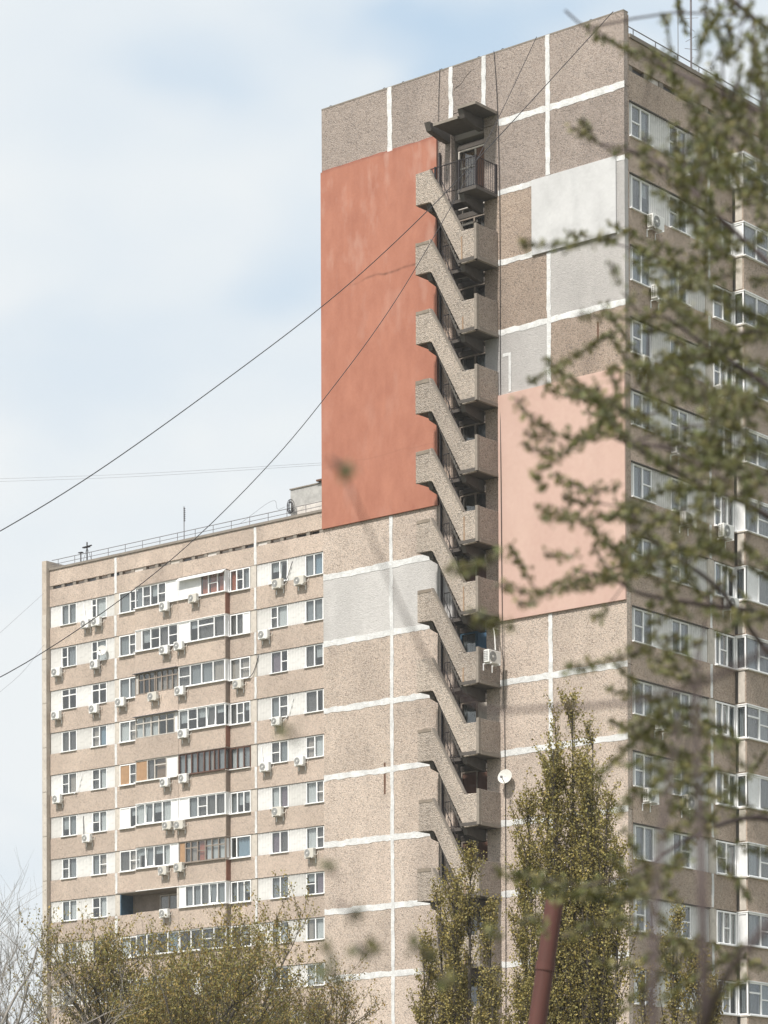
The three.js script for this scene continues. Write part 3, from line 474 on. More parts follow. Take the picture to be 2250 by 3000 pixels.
// facade of the near tower, in the shade --------------------------------------
{
  const F = { root: tower, ry: Math.PI / 2, y0: 46.335 }, E = 0.5, R0 = 7.72, R1 = 15.6, U1 = 24.6, W = -0.06;
  const S1 = ['t9 p2', 'p9 p7', 'p2 p2', 't9 p2', 't9 p1', 'p2 t2', 't2 p2', 't9 p7', 'p9 p2', 't2 p9', 'p2 p2', 't9 p9'], S2 = ['t9 p2', 't9 p9', 'p2 p9', 't2 p2', 't9 p1', 'p9 p2', 't2 p1', 'p2 p2', 'p0 p7', 't2 p2', 'p9 t2', 'p3 t9'], S3 = ['p9:.7 t2 p9', 't9 p2', 't2 p9', 't9 o2 p2', 'p2 p9', 't p p', 'p6 p2 p2', 'p9:.5 t9 p9', 'p3 o2 p2', 'p9 t9 p2', 't9 p2', 'p3 t9 p1'];
  const pick = (a, r) => a[r % a.length];
  for (const [a, b] of [[0.34, 5.92], [5.95, 18], [18.03, U1]]) { /* upper wall */ }
  const F2 = { ...F, y0: F.y0 - 0.08 };
  const shifted = { root: tower, ry: F.ry, y0: F.y0 };
  roofEdge(shifted, 0.34, U1, 2.99, [5.92, 11.6, 18], M.spandrelShaded);
  plain(F, 'gable_edge', 0.27, 0.33, 2.4, 3.28, -0.6, -0.302, M.concrete);
  plain(F, 'roof_slab', 0.3, U1, 2.25, 2.4, -15.2, -0.5, M.slab);
  for (let k = 0; k < 17; k++) { const y1 = k ? -2.8 * (k - 1) - 0.02 + 0.491 : 3.3, y0 = -2.8 * k + 0.02 + 0.491; if (k < 17 && F.y0 + y0 > 0) slabPanel(F, 'gable_edge_panel', 0.26, 0.33, y0, y1, -0.3, 0.0, M.gable, 0.1); }
  plain(F, 'inner_wall', U1 - 0.02, U1, -46, 2.2, -1.7, -0.3, M.room); plain(F, 'party_wall', 5.85, 6.0, -46, 0, -1.7, -0.31, M.room);
  for (let r = 0; r < rows; r++) {
    const T = -2.8 * r, Bt = T - 1.4, NX = T - 2.8;
    plain(F, 'floor_slab', 0.34, U1, T - 0.001, T + 0.22, -1.7, -0.301, M.slab); plain(F, 'floor_slab', 0.34, U1, Bt - 0.5, Bt - 0.03, -1.7, -0.301, M.slab);
    const sp = (a, b, w1, w0 = -0.3) => slabPanel(F, 'wall_panel', a, b, NX, Bt - 0.004, w0, w1, M.spandrelShaded, 0.12);
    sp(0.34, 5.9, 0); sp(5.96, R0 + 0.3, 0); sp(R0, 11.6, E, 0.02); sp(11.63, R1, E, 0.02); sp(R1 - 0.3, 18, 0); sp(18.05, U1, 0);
    plain(F, 'bay_return', R0 - 0.03, R0 - 0.001, NX + 0.05, Bt - 0.06, 0.01, 0.12, M.darkConcrete); plain(F, 'bay_return', R0 - 0.025, R0 - 0.001, NX + 0.05, Bt - 0.06, 0.14, E - 0.05, M.paleConcrete);
    plain(F, 'bay_ledge', R0 - 0.06, R0 + 0.3, Bt - 0.055, Bt - 0.002, 0.01, E + 0.02, M.paleConcrete);
    plain(F, 'pilaster', 5.72, 6.2, Bt + 0.003, T - 0.003, -0.3, -0.02, M.paleConcrete);
    seal(F, 5.93, NX + 0.02, 0.004, 1.36, 0.16, true);
    corrugated(F, 0.34, 0.56, r, corrKind()); corrugated(F, 1.87, 3.17, r, corrKind()); corrugated(F, 4.45, 5.72, r, corrKind());
    glazing(F, 'window', 0.56, 1.87, Bt + 0.01, T - 0.05, W, pick(S1, r)); glazing(F, 'window', 3.17, 4.45, Bt + 0.01, T - 0.05, W, pick(S2, r)); sill(F, 0.4, 1.87, Bt + 0.03, -0.04); sill(F, 3.17, 4.45, Bt + 0.03, -0.04);
    glazing(F, 'loggia_window', 6.22, R0 - 0.03, Bt + 0.01, T - 0.05, 0.01, pick(S3, r)); sill(F, 6.22, R0 - 0.05, Bt + 0.01, 0.03);
    const side = glazing(F, 'bay_side_window', 0, E, Bt + 0.01, T - 0.05, 0, [0, 1, 4, 5, 10, 11].includes(r) ? 'x' : 'p2', M.pvc, -Math.PI / 2); side.position.set(E / 2, F.y0 + Bt + 0.01, -R0); side.rotation.y = 0;
    glazing(F, 'loggia_window', R0 + 0.03, 11.6, Bt + 0.01, T - 0.05, E, r % 4 === 0 ? 'v9 t2 p9 p2' : r % 3 ? 'p2 t9 p2 t9' : 'x p9 t2 p2'); sill(F, R0, 11.6, Bt + 0.01, E);
    plain(F, 'loggia_front', 11.62, R1, Bt + 0.005, T - 0.05, E - 0.1, E, M.pvcPanel); plain(F, 'loggia_front', R1, 17.9, Bt + 0.005, T - 0.05, -0.1, 0, M.pvcPanel); plain(F, 'loggia_front', 18, U1, Bt + 0.005, T - 0.05, -0.1, 0, M.corrugated[0]);
    plain(F, 'bay_head', R0 - 0.02, R1, T - 0.048, T + (r ? -0.002 : 0.04), -0.05, E + 0.04, M.pvc);
    plain(F, 'band_head', 0.34, 5.72, T - 0.045, T - 0.003, -0.3, 0.03, M.darkConcrete);
  }
}

// ---------------------------------------------------------------- air conditioners
function makeAC() {
  const g = group('air_conditioner');
  const c = new RoundedBoxGeometry(0.76, 0.54, 0.27, 2, 0.025); c.translate(0, 0.27, 0.235); mesh('casing', metricUV(c), M.acCase, g);
  const ring = [0.06, 0.10, 0.14, 0.18, 0.215].map((r) => { const t = new THREE.TorusGeometry(r, 0.007, 4, 24); t.translate(-0.13, 0.27, 0.376); return t; });
  for (let i = 0; i < 8; i++) { const b = box(-0.006, 0.006, 0.05, 0.21, -0.004, 0.004); b.rotateZ(i * Math.PI / 4); b.translate(-0.13, 0.27, 0.376); ring.push(b); }
  const disc = new THREE.CylinderGeometry(0.215, 0.215, 0.02, 28); disc.rotateX(Math.PI / 2); disc.translate(-0.13, 0.27, 0.364); mesh('fan_opening', disc, M.acGrille, g);
  mesh('fan_grille', ring, M.acRing, g);
  const hub = new THREE.CylinderGeometry(0.05, 0.05, 0.03, 16); hub.rotateX(Math.PI / 2); hub.translate(-0.13, 0.27, 0.378); mesh('fan_hub', hub, M.acCase, g);
  const slots = []; for (let i = 0; i < 6; i++) for (let j = 0; j < 2; j++) slots.push(box(-0.384, -0.376, 0.07 + i * 0.072, 0.12 + i * 0.072, 0.14 + j * 0.1, 0.21 + j * 0.1)); mesh('side_vent', slots, M.acGrille, g);
  mesh('service_cover', [box(0.376, 0.392, 0.1, 0.34, 0.16, 0.31)], M.acCase, g);
  const br = []; for (const x of [-0.27, 0.27]) br.push(box(x - 0.02, x + 0.02, -0.045, -0.002, 0.0, 0.42), box(x - 0.02, x + 0.02, -0.3, -0.045, 0.0, 0.03)); mesh('bracket', br, M.pvc, g);
  const pipe = tube([[0.38, 0.15, 0.25], [0.46, 0.14, 0.2], [0.5, 0.24, 0.06], [0.5, 0.38, 0.015]], 0.018, 6, 12); mesh('pipe', pipe, M.acOld, g);
  return g;
}
const ordinal = ['top', 'second', 'third', 'fourth', 'fifth', 'sixth', 'seventh', 'eighth', 'ninth', 'tenth'];
const farAC = [
  [3.6, 0, 'left of two units under the top window row beside the block end', -1.66], [4.6, 0, 'right of two units under the top window row beside the block end', -1.65], [11.15, 0, 'under the white top loggia left of the hooded bay', -1.69], [13.66, 0, 'under the hooded top bay with orange curtains', -1.52], [20.36, 0, 'under the top window with half blind near the orange gable', -1.54], [22.17, 0, 'high under the top corner window beside the orange gable', -1.6],
  [11.14, 1, 'under the second row loggia, left of a close pair', -1.66], [12.41, 1, 'under the second row bay panel, right of a close pair', -1.55], [19.2, 1, 'under corrugated sheets in the second row near the gable', -1.73], [0.9, 1, 'at the block end below corrugated sheets of the second row', -1.67], [4.44, 1, 'under the second window of the second row', -1.62],
  [6.8, 2, 'beside the narrow loggia window of the third row', -1.6], [10.11, 2, 'under the old barred loggia of the third row', -1.7], [12.48, 2, 'under the left edge of the third row bay', -1.64], [17.05, 2, 'right of the bay in the third row with loose cables', -1.72], [0.85, 2, 'at the block end below the third window row', -1.72], [4.36, 2, 'under the second window of the third row', -1.73],
  [12.75, 3, 'under the white bay of the fourth row', -1.6], [20.23, 3, 'under the fourth row window near the gable', -1.63],
  [11.15, 4, 'under the brown broken loggia of the fifth row', -1.72], [12.78, 4, 'under the brown framed bay of the fifth row', -1.64], [19.28, 4, 'under corrugated sheets of the fifth row near the gable', -1.58], [22.12, 4, 'under the corner window of the fifth row beside the gable', -1.53], [0.93, 4, 'at the block end below the fifth window row', -1.69],
  [20.29, 5, 'under the sixth row window near the gable', -1.66], [11.36, 5, 'left of a close pair under the white sixth row loggia', -1.68], [12.39, 5, 'right of a close pair under the white sixth row loggia', -1.76], [3.69, 5, 'between the two windows of the sixth row', -1.73],
  [22.92, 6, 'under the corner window of the seventh row beside the gable', -1.68], [10.97, 6, 'under the seventh row loggia with tilted sash', -1.73], [12.34, 6, 'under the old barred bay of the seventh row', -1.65], [11.07, 7, 'below the open blue walled loggia among twigs', -1.67], [19.8, 9, 'low on the far block among the treetops', -1.7]];
const ac0 = makeAC(); let acN = 0;
function placeAC(pos, ry, label, grp, old) {
  const a = acN++ ? ac0.clone() : ac0; if (a !== ac0) { a.name = numbered('air_conditioner'); scene.add(a); }
  a.position.copy(pos); a.rotation.y = ry; a.scale.set(0.92 + 0.16 * hash3(acN, 2, 2), 0.94 + 0.12 * hash3(acN, 5, 2), 1); tag(a, label, 'air conditioner', grp);
  if (old) a.getObjectByName('casing').material = M.acOld;
  return a;
}
for (const [u, r, where, v] of farAC) { const bay = u > 8.3 && u < 16.1; placeAC(new THREE.Vector3(-75.7511 + u, 44.849 - 2.8 * r + v - 0.27, -42.8725 + (bay ? 0.46 : 0.01) + (u > 6.2 && u < 18.2 && !bay ? 0.02 : 0)), 0, 'white outdoor unit ' + where, 'air conditioners on the far block', hash3(r, Math.round(u * 10), 3) < 0.35); }
const nearAC = [[4.17, 0, -1.7, 'in the shade under the top window row of the tower side'], [1.78, 1, -1.66, 'first below the corner window of the second shaded row'], [1.99, 2, -1.58, 'with clear side grille under the third shaded row'], [1.09, 3, -1.77, 'at the tower corner under the fourth shaded row'], [6.56, 3, -1.62, 'beside the shaded bay below the fourth row'], [3.32, 4, -1.75, 'half hidden by leaves under the fifth shaded row'], [3.95, 5, -1.63, 'behind leaves under the sixth shaded row'], [6.7, 5, -1.61, 'beside the shaded bay below the sixth row'], [7.05, 6, -1.65, 'tucked against the shaded bay below the seventh row'], [2.1, 8, -1.58, 'under the ninth shaded row behind bare branches'], [1.22, 9, -1.71, 'left of two units under the tenth shaded row'], [3.97, 9, -1.66, 'right of two units under the tenth shaded row']];
for (const [s, r, v, where] of nearAC) placeAC(new THREE.Vector3(0.01, 46.335 - 2.8 * r + v - 0.27, -s), Math.PI / 2, 'white outdoor unit ' + where, 'air conditioners on the shaded tower side', hash3(r, Math.round(s * 10), 4) < 0.4);
placeAC(new THREE.Vector3(-6.09, J - 21.78, 0.85), Math.PI / 2, 'white outdoor unit hung on the staircase landing below the pink panel', 'air conditioner on the staircase');
{ const c = mesh('conduit', tube([[-6.15, J - 20.25, 0.02], [-6.05, J - 20.3, 0.5], [-5.92, J - 20.5, 0.62], [-5.87, J - 21.2, 0.62]], 0.03, 6, 24), M.acCase); tag(c, 'white bent conduit above the unit on the staircase landing', 'conduit'); }

for (const [u, v, r, du, mat, where] of [[21.35, -0.25, 0, -0.75, 'cable', 'dark cable curling down corrugated sheets between the top windows near the gable'], [3.2, -0.2, 0, 0.35, 'pvc', 'pale conduit down corrugated sheets of the top row by the block end'], [21.4, -0.3, 3, -0.7, 'pvc', 'pale conduit over corrugated sheets in the fourth row near the gable'], [18.75, -0.25, 4, 0.35, 'pvc', 'pale slanting conduit over corrugated sheets in the fifth row near the gable'], [18.55, -0.1, 2, -0.75, 'cable', 'pair of dark cables looping off the pilaster in the third row'], [3.1, -0.2, 5, 0.15, 'cable', 'dark wavy cable between the two sixth row windows'], [3.0, -0.15, 4, -0.6, 'pvc', 'pale bent conduit beside the first window of the fifth row']]) {
  const x = -75.7511 + u, y = 44.849 - 2.8 * r + v, z = -42.8725;
  tag(mesh('conduit', tube([[x, y, z - 0.02], [x + du * 0.1, y - 0.25, z + 0.02], [x + du * 0.35, y - 0.7, z + 0.03], [x + du * 0.6, y - 1.1, z + 0.08], [x + du, y - 1.35, z + 0.16]], 0.022, 6, 20), M[mat]), where, 'conduit');
}

// ---------------------------------------------------------------- satellite dishes
function dish(pos, ry, d, label, arm = 0.35) {
  const g = tag(group('satellite_dish'), label, 'satellite dish', 'satellite dishes on the walls'); g.position.copy(pos); g.rotation.y = ry;
  const pts = []; for (let i = 0; i <= 10; i++) { const r = d / 2 * i / 10; pts.push(new THREE.Vector2(r, r * r * 0.35)); } for (let i = 10; i >= 0; i--) { const r = d / 2 * i / 10; pts.push(new THREE.Vector2(r, r * r * 0.35 - 0.008)); }
  const l = new THREE.LatheGeometry(pts, 32); l.rotateX(Math.PI / 2 - 0.28); l.translate(0, 0, 0.14 + 0.16); mesh('reflector', l, M.dish, g);
  mesh('feed_arm', [rod([0, -d * 0.44, 0.32], [0, -d * 0.12, 0.32 + arm], 0.014), box(-0.035, 0.035, -d * 0.12 - 0.03, -d * 0.12 + 0.05, 0.28 + arm, 0.38 + arm)], M.steel, g);
  mesh('mount', [rod([0, 0, 0.02], [0, 0, 0.3], 0.02), rod([0, -0.25, 0.06], [0, 0.1, 0.06], 0.022)], M.steel, g);
}
dish(new THREE.Vector3(-5.75, J - 26.2, 0.0), 0.25, 0.60, 'grey white satellite dish on the gable right of the staircase');
dish(new THREE.Vector3(-75.7511 + 5.0, 44.849 - 3.62, -42.87), 0.4, 0.7, 'pale satellite dish before the second row window of the far block');
dish(new THREE.Vector3(0, 46.335 - 0.05, -5.2), Math.PI / 2 - 0.3, 0.6, 'pale satellite dish above the top shaded windows at the joint');
dish(new THREE.Vector3(0, 46.335 - 9.35, -3.85), Math.PI / 2 - 0.3, 0.8, 'pale satellite dish before a fourth row window on the shaded side');

// ---------------------------------------------------------------- roof gear
{
  const g = tag(group('antenna_mast'), 'tall dark antenna mast with short spikes on the tower roof', 'antenna'); g.position.set(-0.9, 48.7, -6.1);
  const mast = []; mast.push(rod([0, 0, 0], [0, 7.5, 0], 0.042, 10)); mesh('pole', mast, M.steel, g);
  for (let y = 0.4; y < 7.3; y += 0.42) { const a = y * 3.1; mesh('spike', rod([-0.3 * Math.cos(a), y, -0.3 * Math.sin(a)], [0.3 * Math.cos(a), y + 0.05, 0.3 * Math.sin(a)], 0.01), M.steel, g); }
  const h = tag(group('antenna_pole'), 'thin grey antenna pole beside the taller roof mast', 'antenna'); h.position.set(-0.9, 48.7, -5.15);
  mesh('pole', rod([0, 0, 0], [0, 5.6, 0], 0.016), M.steel, h); mesh('crossbar', [rod([0, 4.35, 0], [0, 4.75, -1.0], 0.02), rod([-0.2, 4.5, -0.3], [0.25, 4.5, -0.3], 0.015)], M.steel, h);
  const B = (u, v, w) => [-75.7511 + u, 44.849 + v, -42.8725 + w];
  const c = tag(group('wire_post'), 'dark wire post with a cross arm near the block roof corner', 'post'); c.position.set(...B(3.0, 2.4, -0.5)); mesh('pole', rod([0, 0, 0], [0, 1.55, 0], 0.045), M.iron, c); mesh('cross_arm', [rod([-0.42, 1.25, 0], [0.42, 1.28, 0], 0.045), rod([0, 1.1, 0.3], [0, 1.3, -0.3], 0.03)], M.iron, c); mesh('stay', [rod([0.05, 1.1, 0], [0.5, 0.1, 0], 0.012), rod([-0.05, 1.1, 0], [-0.45, 0.1, 0], 0.012)], M.iron, c);
  const s = tag(group('vent_stub'), 'short dark roof post left of the cross arm post', 'post'); s.position.set(...B(2.42, 2.4, -0.5)); mesh('pole', rod([0, 0, 0], [0, 0.92, 0], 0.04), M.iron, s); mesh('cap', [box(-0.16, 0.16, 0.92, 0.97, -0.1, 0.1)], M.iron, s);
  const t = tag(group('roof_antenna'), 'slim roof antenna rising from the middle of the far block roof', 'antenna'); t.position.set(...B(11.75, 2.4, -0.5)); mesh('pole', rod([0, 0, 0], [0, 2.45, 0], 0.03), M.steel, t); const el = []; for (let y = 1.5; y < 2.4; y += 0.13) el.push(box(-0.02, 0.09, y, y + 0.06, -0.03, 0.03)); mesh('element', el, M.iron, t);
  const b = []; const r = rng(5); for (let i = 0; i < 9; i++) { const k = new THREE.TorusGeometry(0.3 + r() * 0.14, 0.018, 5, 18); k.scale(0.55, 1, 1); k.rotateY(r() * 3); k.translate((r() - 0.5) * 0.2, 0.55 + r() * 0.2, 0); b.push(k); } const bd = mesh('cable_coil', b, M.cable); bd.position.set(...B(21.05, 2.55, -0.15)); tag(bd, 'black coil of cable hung on the far roof railing', 'cable');
}

// ---------------------------------------------------------------- cables
function cable(label, pts, r, mat = M.cable) { return tag(mesh('cable', tube(pts, r, 5, 60), mat), label, 'cable'); }
{
  const P = ([x, y, d]) => at(x, y, d);
  cable('thick black cable from the tower roof corner down left across the orange panel', [[1796, 34, 109.3], [1456, 405, 104], [1253, 617, 100.5], [1000, 851, 97], [640, 1128, 92], [256, 1400, 87], [0, 1556, 84], [-300, 1715, 80]].map(P), 0.016);
  cable('second black cable from the tower roof crossing the stairs to far left', [[1572, 108, 112], [1454, 358, 108], [1307, 631, 103], [1150, 894, 98.5], [1000, 1103, 95], [798, 1350, 91], [500, 1641, 86], [100, 1927, 79.5], [-250, 2110, 75]].map(P), 0.0135);
  cable('upper of two faint wires above the far block roof', [[-100, 1406, 150], [400, 1388, 150], [945, 1356, 152]].map(P), 0.006, M.steel);
  cable('lower of two faint wires above the far block roof', [[-100, 1414, 150], [400, 1396, 150], [945, 1362, 152]].map(P), 0.006, M.steel);
  cable('upper faint wire at the left edge beside the far block', [[-40, 1890, 160], [60, 1800, 165], [128, 1738, 172]].map(P), 0.008, M.steel);
  cable('lower faint wire at the left edge beside the far block', [[-40, 2060, 160], [60, 1975, 165], [128, 1890, 172]].map(P), 0.008, M.steel);
  cable('thin black cable hanging down the gable left of the staircase', [[-9.0, J + 2.95, 0.03], [-9.06, J + 1.5, 0.05], [-9.1, J - 6, 0.13], [-9.12, J - 14, 0.13], [-9.2, J - 18, 0.05], [-9.2, J - 40, 0.05]], 0.012);
  cable('thin black cable hanging down the gable right of the staircase', [[-6.25, J + 2.95, 0.03], [-6.1, J + 1.2, 0.05], [-5.98, J - 3, 0.06], [-6.0, J - 10, 0.05], [-5.93, J - 14, 0.13], [-5.9, J - 20, 0.12], [-5.85, J - 26, 0.05], [-5.9, J - 40, 0.05]], 0.014);
  cable('sagging wire between the far roof railing and the machine room', [[700, 1536, 178], [805, 1467, 178], [812, 1490, 178], [835, 1485, 177]].map(P), 0.008);
}

// ---------------------------------------------------------------- trees
const leafGeo = (l, w) => { const g = new THREE.BufferGeometry(); g.setAttribute('position', new THREE.Float32BufferAttribute([0, 0, 0, -w / 2, l * 0.5, w * 0.18, w / 2, l * 0.5, w * 0.18, 0, l, -w * 0.1], 3)); g.setAttribute('uv', new THREE.Float32BufferAttribute([0.5, 0, 0, 0.5, 1, 0.5, 0.5, 1], 2)); g.setIndex([0, 2, 1, 1, 2, 3]); g.computeVertexNormals(); return g; };
const leafMat = (r, g, b) => new THREE.MeshPhysicalMaterial({ color: col(r, g, b), roughness: 0.75, transmission: 0.35, thickness: 0, side: THREE.DoubleSide });
const _m = new THREE.Matrix4(), _q = new THREE.Quaternion(), _s = new THREE.Vector3(), _c = new THREE.Color(), _e = new THREE.Euler();
class Foliage {
  constructor() { this.at = []; }
  add(p, size, tint, dir) { this.at.push([p, size, tint, dir]); }
  build(geo, mat, parent, r, name = 'crown') {
    const m = shade(new THREE.InstancedMesh(geo, mat, this.at.length)); m.name = name; m.userData.kind = 'stuff';
    const Y = new THREE.Vector3(0, 1, 0), v = new THREE.Vector3();
    this.at.forEach(([p, size, tint, dir], i) => {
      if (dir) { v.set(dir.x + (r() - 0.5) * 1.5, dir.y + (r() - 0.5) * 1.5, dir.z + (r() - 0.5) * 1.5).normalize(); _q.setFromUnitVectors(Y, v); _q.multiply(new THREE.Quaternion().setFromAxisAngle(Y, r() * 6.28)); }
      else _q.setFromEuler(_e.set(r() * 6.28, r() * 6.28, r() * 6.28));
      _m.compose(p, _q, _s.setScalar(size)); m.setMatrixAt(i, _m); m.setColorAt(i, _c.setRGB(tint[0], tint[1], tint[2]));
    });
    parent.add(m); return m;
  }
}
function taper(pts, r0, r1, seg = 5, n) {                              // a limb that thins towards its end
  const c = new THREE.CatmullRomCurve3(pts); n ??= Math.max(2, (pts.length - 1) * 3); const g = new THREE.TubeGeometry(c, n, 1, seg, false), p = g.attributes.position, a = new THREE.Vector3(), o = new THREE.Vector3();
  for (let i = 0; i <= n; i++) { c.getPointAt(i / n, o); const r = r0 + (r1 - r0) * i / n; for (let j = 0; j <= seg; j++) { const k = i * (seg + 1) + j; a.fromBufferAttribute(p, k).sub(o).multiplyScalar(r).add(o); p.setXYZ(k, a.x, a.y, a.z); } }
  return g;
}
const bend = (start, dir, len, r, wob, lift = 0, n = 4) => { const pts = [start.clone()], d = dir.clone().normalize(); for (let i = 0; i < n; i++) { d.x += (r() - 0.5) * wob; d.z += (r() - 0.5) * wob; d.y += (r() - 0.5) * wob * 0.6 + lift; d.normalize(); pts.push(pts[pts.length - 1].clone().addScaledVector(d, len / n)); } return { pts, d }; };
function along(pts, t) { const f = t * (pts.length - 1), i = Math.min(pts.length - 2, Math.floor(f)); return pts[i].clone().lerp(pts[i + 1], f - i); }

function poplar(base, h, spread, seed, label, tops, leafCol, low = 0.12) {
  const r = rng(seed), g = tag(group('poplar_tree'), label, 'tree', 'young poplars before the gable'); g.position.copy(base);
  const wood = [], twigs = [], f = new Foliage(), O = new THREE.Vector3();
  const stems = tops.map(([x, z, hh]) => { const b = [O.clone(), new THREE.Vector3(x * 0.35, h * hh * 0.2, z * 0.35), new THREE.Vector3(x * 0.8, h * hh * 0.55, z * 0.8), new THREE.Vector3(x, h * hh, z)]; wood.push(taper(b, 0.16 * hh, 0.012, 7, 14)); return { b, hh }; });
  mesh('trunk', wood, M.bark, g);
  for (const { b, hh } of stems) {
    const nb = Math.round(62 * hh * (h / 14));
    for (let i = 0; i < nb; i++) {
      const t = low + (0.985 - low) * Math.pow(r(), 0.9), p = along(b, t), a = r() * 6.283, out = 0.20 + 0.16 * r(), dir = new THREE.Vector3(Math.cos(a) * out, 1, Math.sin(a) * out);
      const room = spread * Math.sin(Math.PI * Math.min(1, 0.22 + t * 0.78)) , len = Math.min(h * (1.0 - t) * 0.62 + 0.7, 1.0 + room * 2.4) * (0.6 + 0.5 * r());
      const { pts } = bend(p, dir, len, r, 0.16, 0.03); twigs.push(taper(pts, 0.02 + 0.02 * (1 - t), 0.004, 4, 5));
      const sub = 4 + Math.round(len * 4.2);
      for (let j = 0; j < sub; j++) {
        const q = along(pts, 0.15 + 0.85 * r()), aa = r() * 6.283, d2 = new THREE.Vector3(Math.cos(aa) * 0.6, 0.9, Math.sin(aa) * 0.6), l2 = 0.25 + 0.4 * r(), { pts: p2 } = bend(q, d2, l2, r, 0.3, 0.05, 2); twigs.push(taper(p2, 0.006, 0.003, 3, 2));
        const nl = 11 + Math.floor(r() * 11); for (let k = 0; k < nl; k++) { const e = along(p2, r()); e.x += (r() - 0.5) * 0.13; e.y += (r() - 0.5) * 0.13; e.z += (r() - 0.5) * 0.13; const v = 0.65 + 0.7 * r(), y = r(); f.add(e, 0.7 + 0.7 * r(), [v * (1 + 0.2 * y), v, v * (1 - 0.25 * y)]); }
      }
    }
  }
  const tw = mesh('twigs', twigs, M.bark, g); tw.userData.kind = 'stuff';
  f.build(leafGeo(0.06, 0.052), leafMat(...leafCol), g, r);
  return g;
}
const GP = (px, d) => { const p = at(px, 3400, d); p.y = 0; return p; };   // a spot on the ground under that column of the picture
const tall = poplar(GP(1682, 80), 16.7, 1.05, 101, 'tallest poplar with olive leaves standing before the tower corner', [[0.1, 0.1, 1], [-0.4, 0.2, 0.97], [0.5, -0.3, 0.96], [-0.2, 0.6, 0.93], [0.85, 0.4, 0.9], [-0.8, 0.1, 0.91], [-1.3, 0.3, 0.84], [1.3, 0.2, 0.84], [0.2, -0.7, 0.88], [-1.65, 0.1, 0.72], [1.65, 0.1, 0.74]], [0.29, 0.265, 0.08]);
poplar(GP(1340, 84), 12.9, 0.6, 102, 'bushy poplar with several tops under the zigzag staircase', [[0.0, 0, 0.97], [-0.5, 0.1, 0.93], [0.6, 0.1, 1.0], [-1.0, 0.3, 0.84], [1.05, -0.3, 0.88], [0.3, 0.5, 0.92], [-1.35, 0, 0.7], [1.4, 0.1, 0.72]], [0.29, 0.26, 0.08]);
poplar(GP(1530, 86), 9.6, 0.5, 103, 'slender short poplar between the two bigger poplars', [[0, 0, 1], [-0.5, 0.1, 0.85], [0.55, 0.1, 0.9]], [0.265, 0.235, 0.07]);
poplar(GP(1975, 78), 10.6, 0.8, 104, 'broad leafy poplar before the low shaded windows of the tower', [[0, 0, 1], [-0.9, 0.1, 0.86], [0.9, 0.1, 0.9], [1.5, 0.4, 0.8]], [0.265, 0.235, 0.07]);
poplar(GP(1245, 88), 7.8, 0.5, 105, 'small poplar at the frame foot left of the bushy poplar', [[0, 0, 1], [-0.5, 0.1, 0.8]], [0.265, 0.235, 0.07]);

function spreading(base, h, spread, seed, label, grp, leaf, dens, barkMat = M.bark, leafSize = 0.05, lean = 0) {
  const r = rng(seed), g = tag(group(leaf ? 'leafy_tree' : 'bare_tree'), label, 'tree', grp); g.position.copy(base);
  const wood = [], twigs = [], f = new Foliage();
  const grow = (start, dir, len, rad, depth) => {
    const { pts, d } = bend(start, dir, len, r, (depth ? 0.42 : 0.2) * (leaf ? 1 : 1.7), depth > 1 ? 0.02 : 0.05, leaf ? 4 : 6); (depth < 2 ? wood : twigs).push(taper(pts, rad * (depth >= 3 ? 0.55 : 1), rad * (depth > 3 ? 0.22 : depth === 3 ? 0.3 : 0.55), depth < 2 ? 7 : depth < 4 ? 4 : 3, depth > 3 ? 3 : 5));
    if (depth >= 3 && leaf) { const n = Math.round(dens * len * (depth === 3 ? 0.5 : 1)); for (let i = 0; i < n; i++) { const e = along(pts, 0.1 + 0.9 * r()); e.x += (r() - 0.5) * 0.14; e.y += (r() - 0.5) * 0.14; e.z += (r() - 0.5) * 0.14; const v = 0.6 + 0.8 * r(), y = r(); f.add(e, 0.6 + 0.9 * r(), [v * (1 + 0.35 * y), v, v * (1 - 0.3 * y)]); if (r() < 0.16) f.add(e.clone(), 1.1 + r() * 0.8, [1.25 * v, 0.85 * v, 0.75 * v], new THREE.Vector3(0, -1, 0)); } }
    if (depth >= 5) return;
    const kids = leaf ? (depth < 3 ? 6 : depth === 3 ? 4 : 3) : [6, 5, 4, 4, 3][depth];
    for (let i = 0; i < kids; i++) {
      const t = depth === 0 ? 0.45 + 0.55 * (i + r()) / kids : 0.25 + 0.75 * (i + 0.6 * r()) / kids, p = along(pts, Math.min(1, t)), a = r() * 6.283, k = 0.55 + 0.55 * r();
      const nd = d.clone().multiplyScalar(0.75).add(new THREE.Vector3(Math.cos(a) * k * spread, 0.35 + 0.25 * r(), Math.sin(a) * k * spread)); grow(p, nd, len * (0.52 + 0.24 * r()), rad * 0.52, depth + 1);
    }
  };
  grow(new THREE.Vector3(), new THREE.Vector3(lean, 1, 0), h * 0.36, h * (leaf ? 0.014 : 0.0115), 0);
  let top = 0; for (const t of twigs) { t.computeBoundingBox(); top = Math.max(top, t.boundingBox.max.y); }
  const k = h / top; for (const t of [...wood, ...twigs]) t.scale(k, k, k); for (const e of new Set(f.at.map((q) => q[0]))) e.multiplyScalar(k);
  mesh('trunk', wood, barkMat, g); const tw = mesh('twigs', twigs, barkMat, g); tw.userData.kind = 'stuff';
  if (leaf) f.build(leafGeo(leafSize, leafSize * 0.55), leafMat(...leaf), g, r);
  return g;
}
spreading(GP(390, 92), 13.1, 0.85, 201, 'left one of three olive catkin trees before the far block', 'catkin trees before the far block', [0.24, 0.24, 0.068], 19, M.greyBark, 0.07);
spreading(GP(620, 88), 13.7, 0.95, 202, 'middle and tallest of three olive catkin trees before the far block', 'catkin trees before the far block', [0.235, 0.235, 0.068], 19, M.greyBark, 0.07);
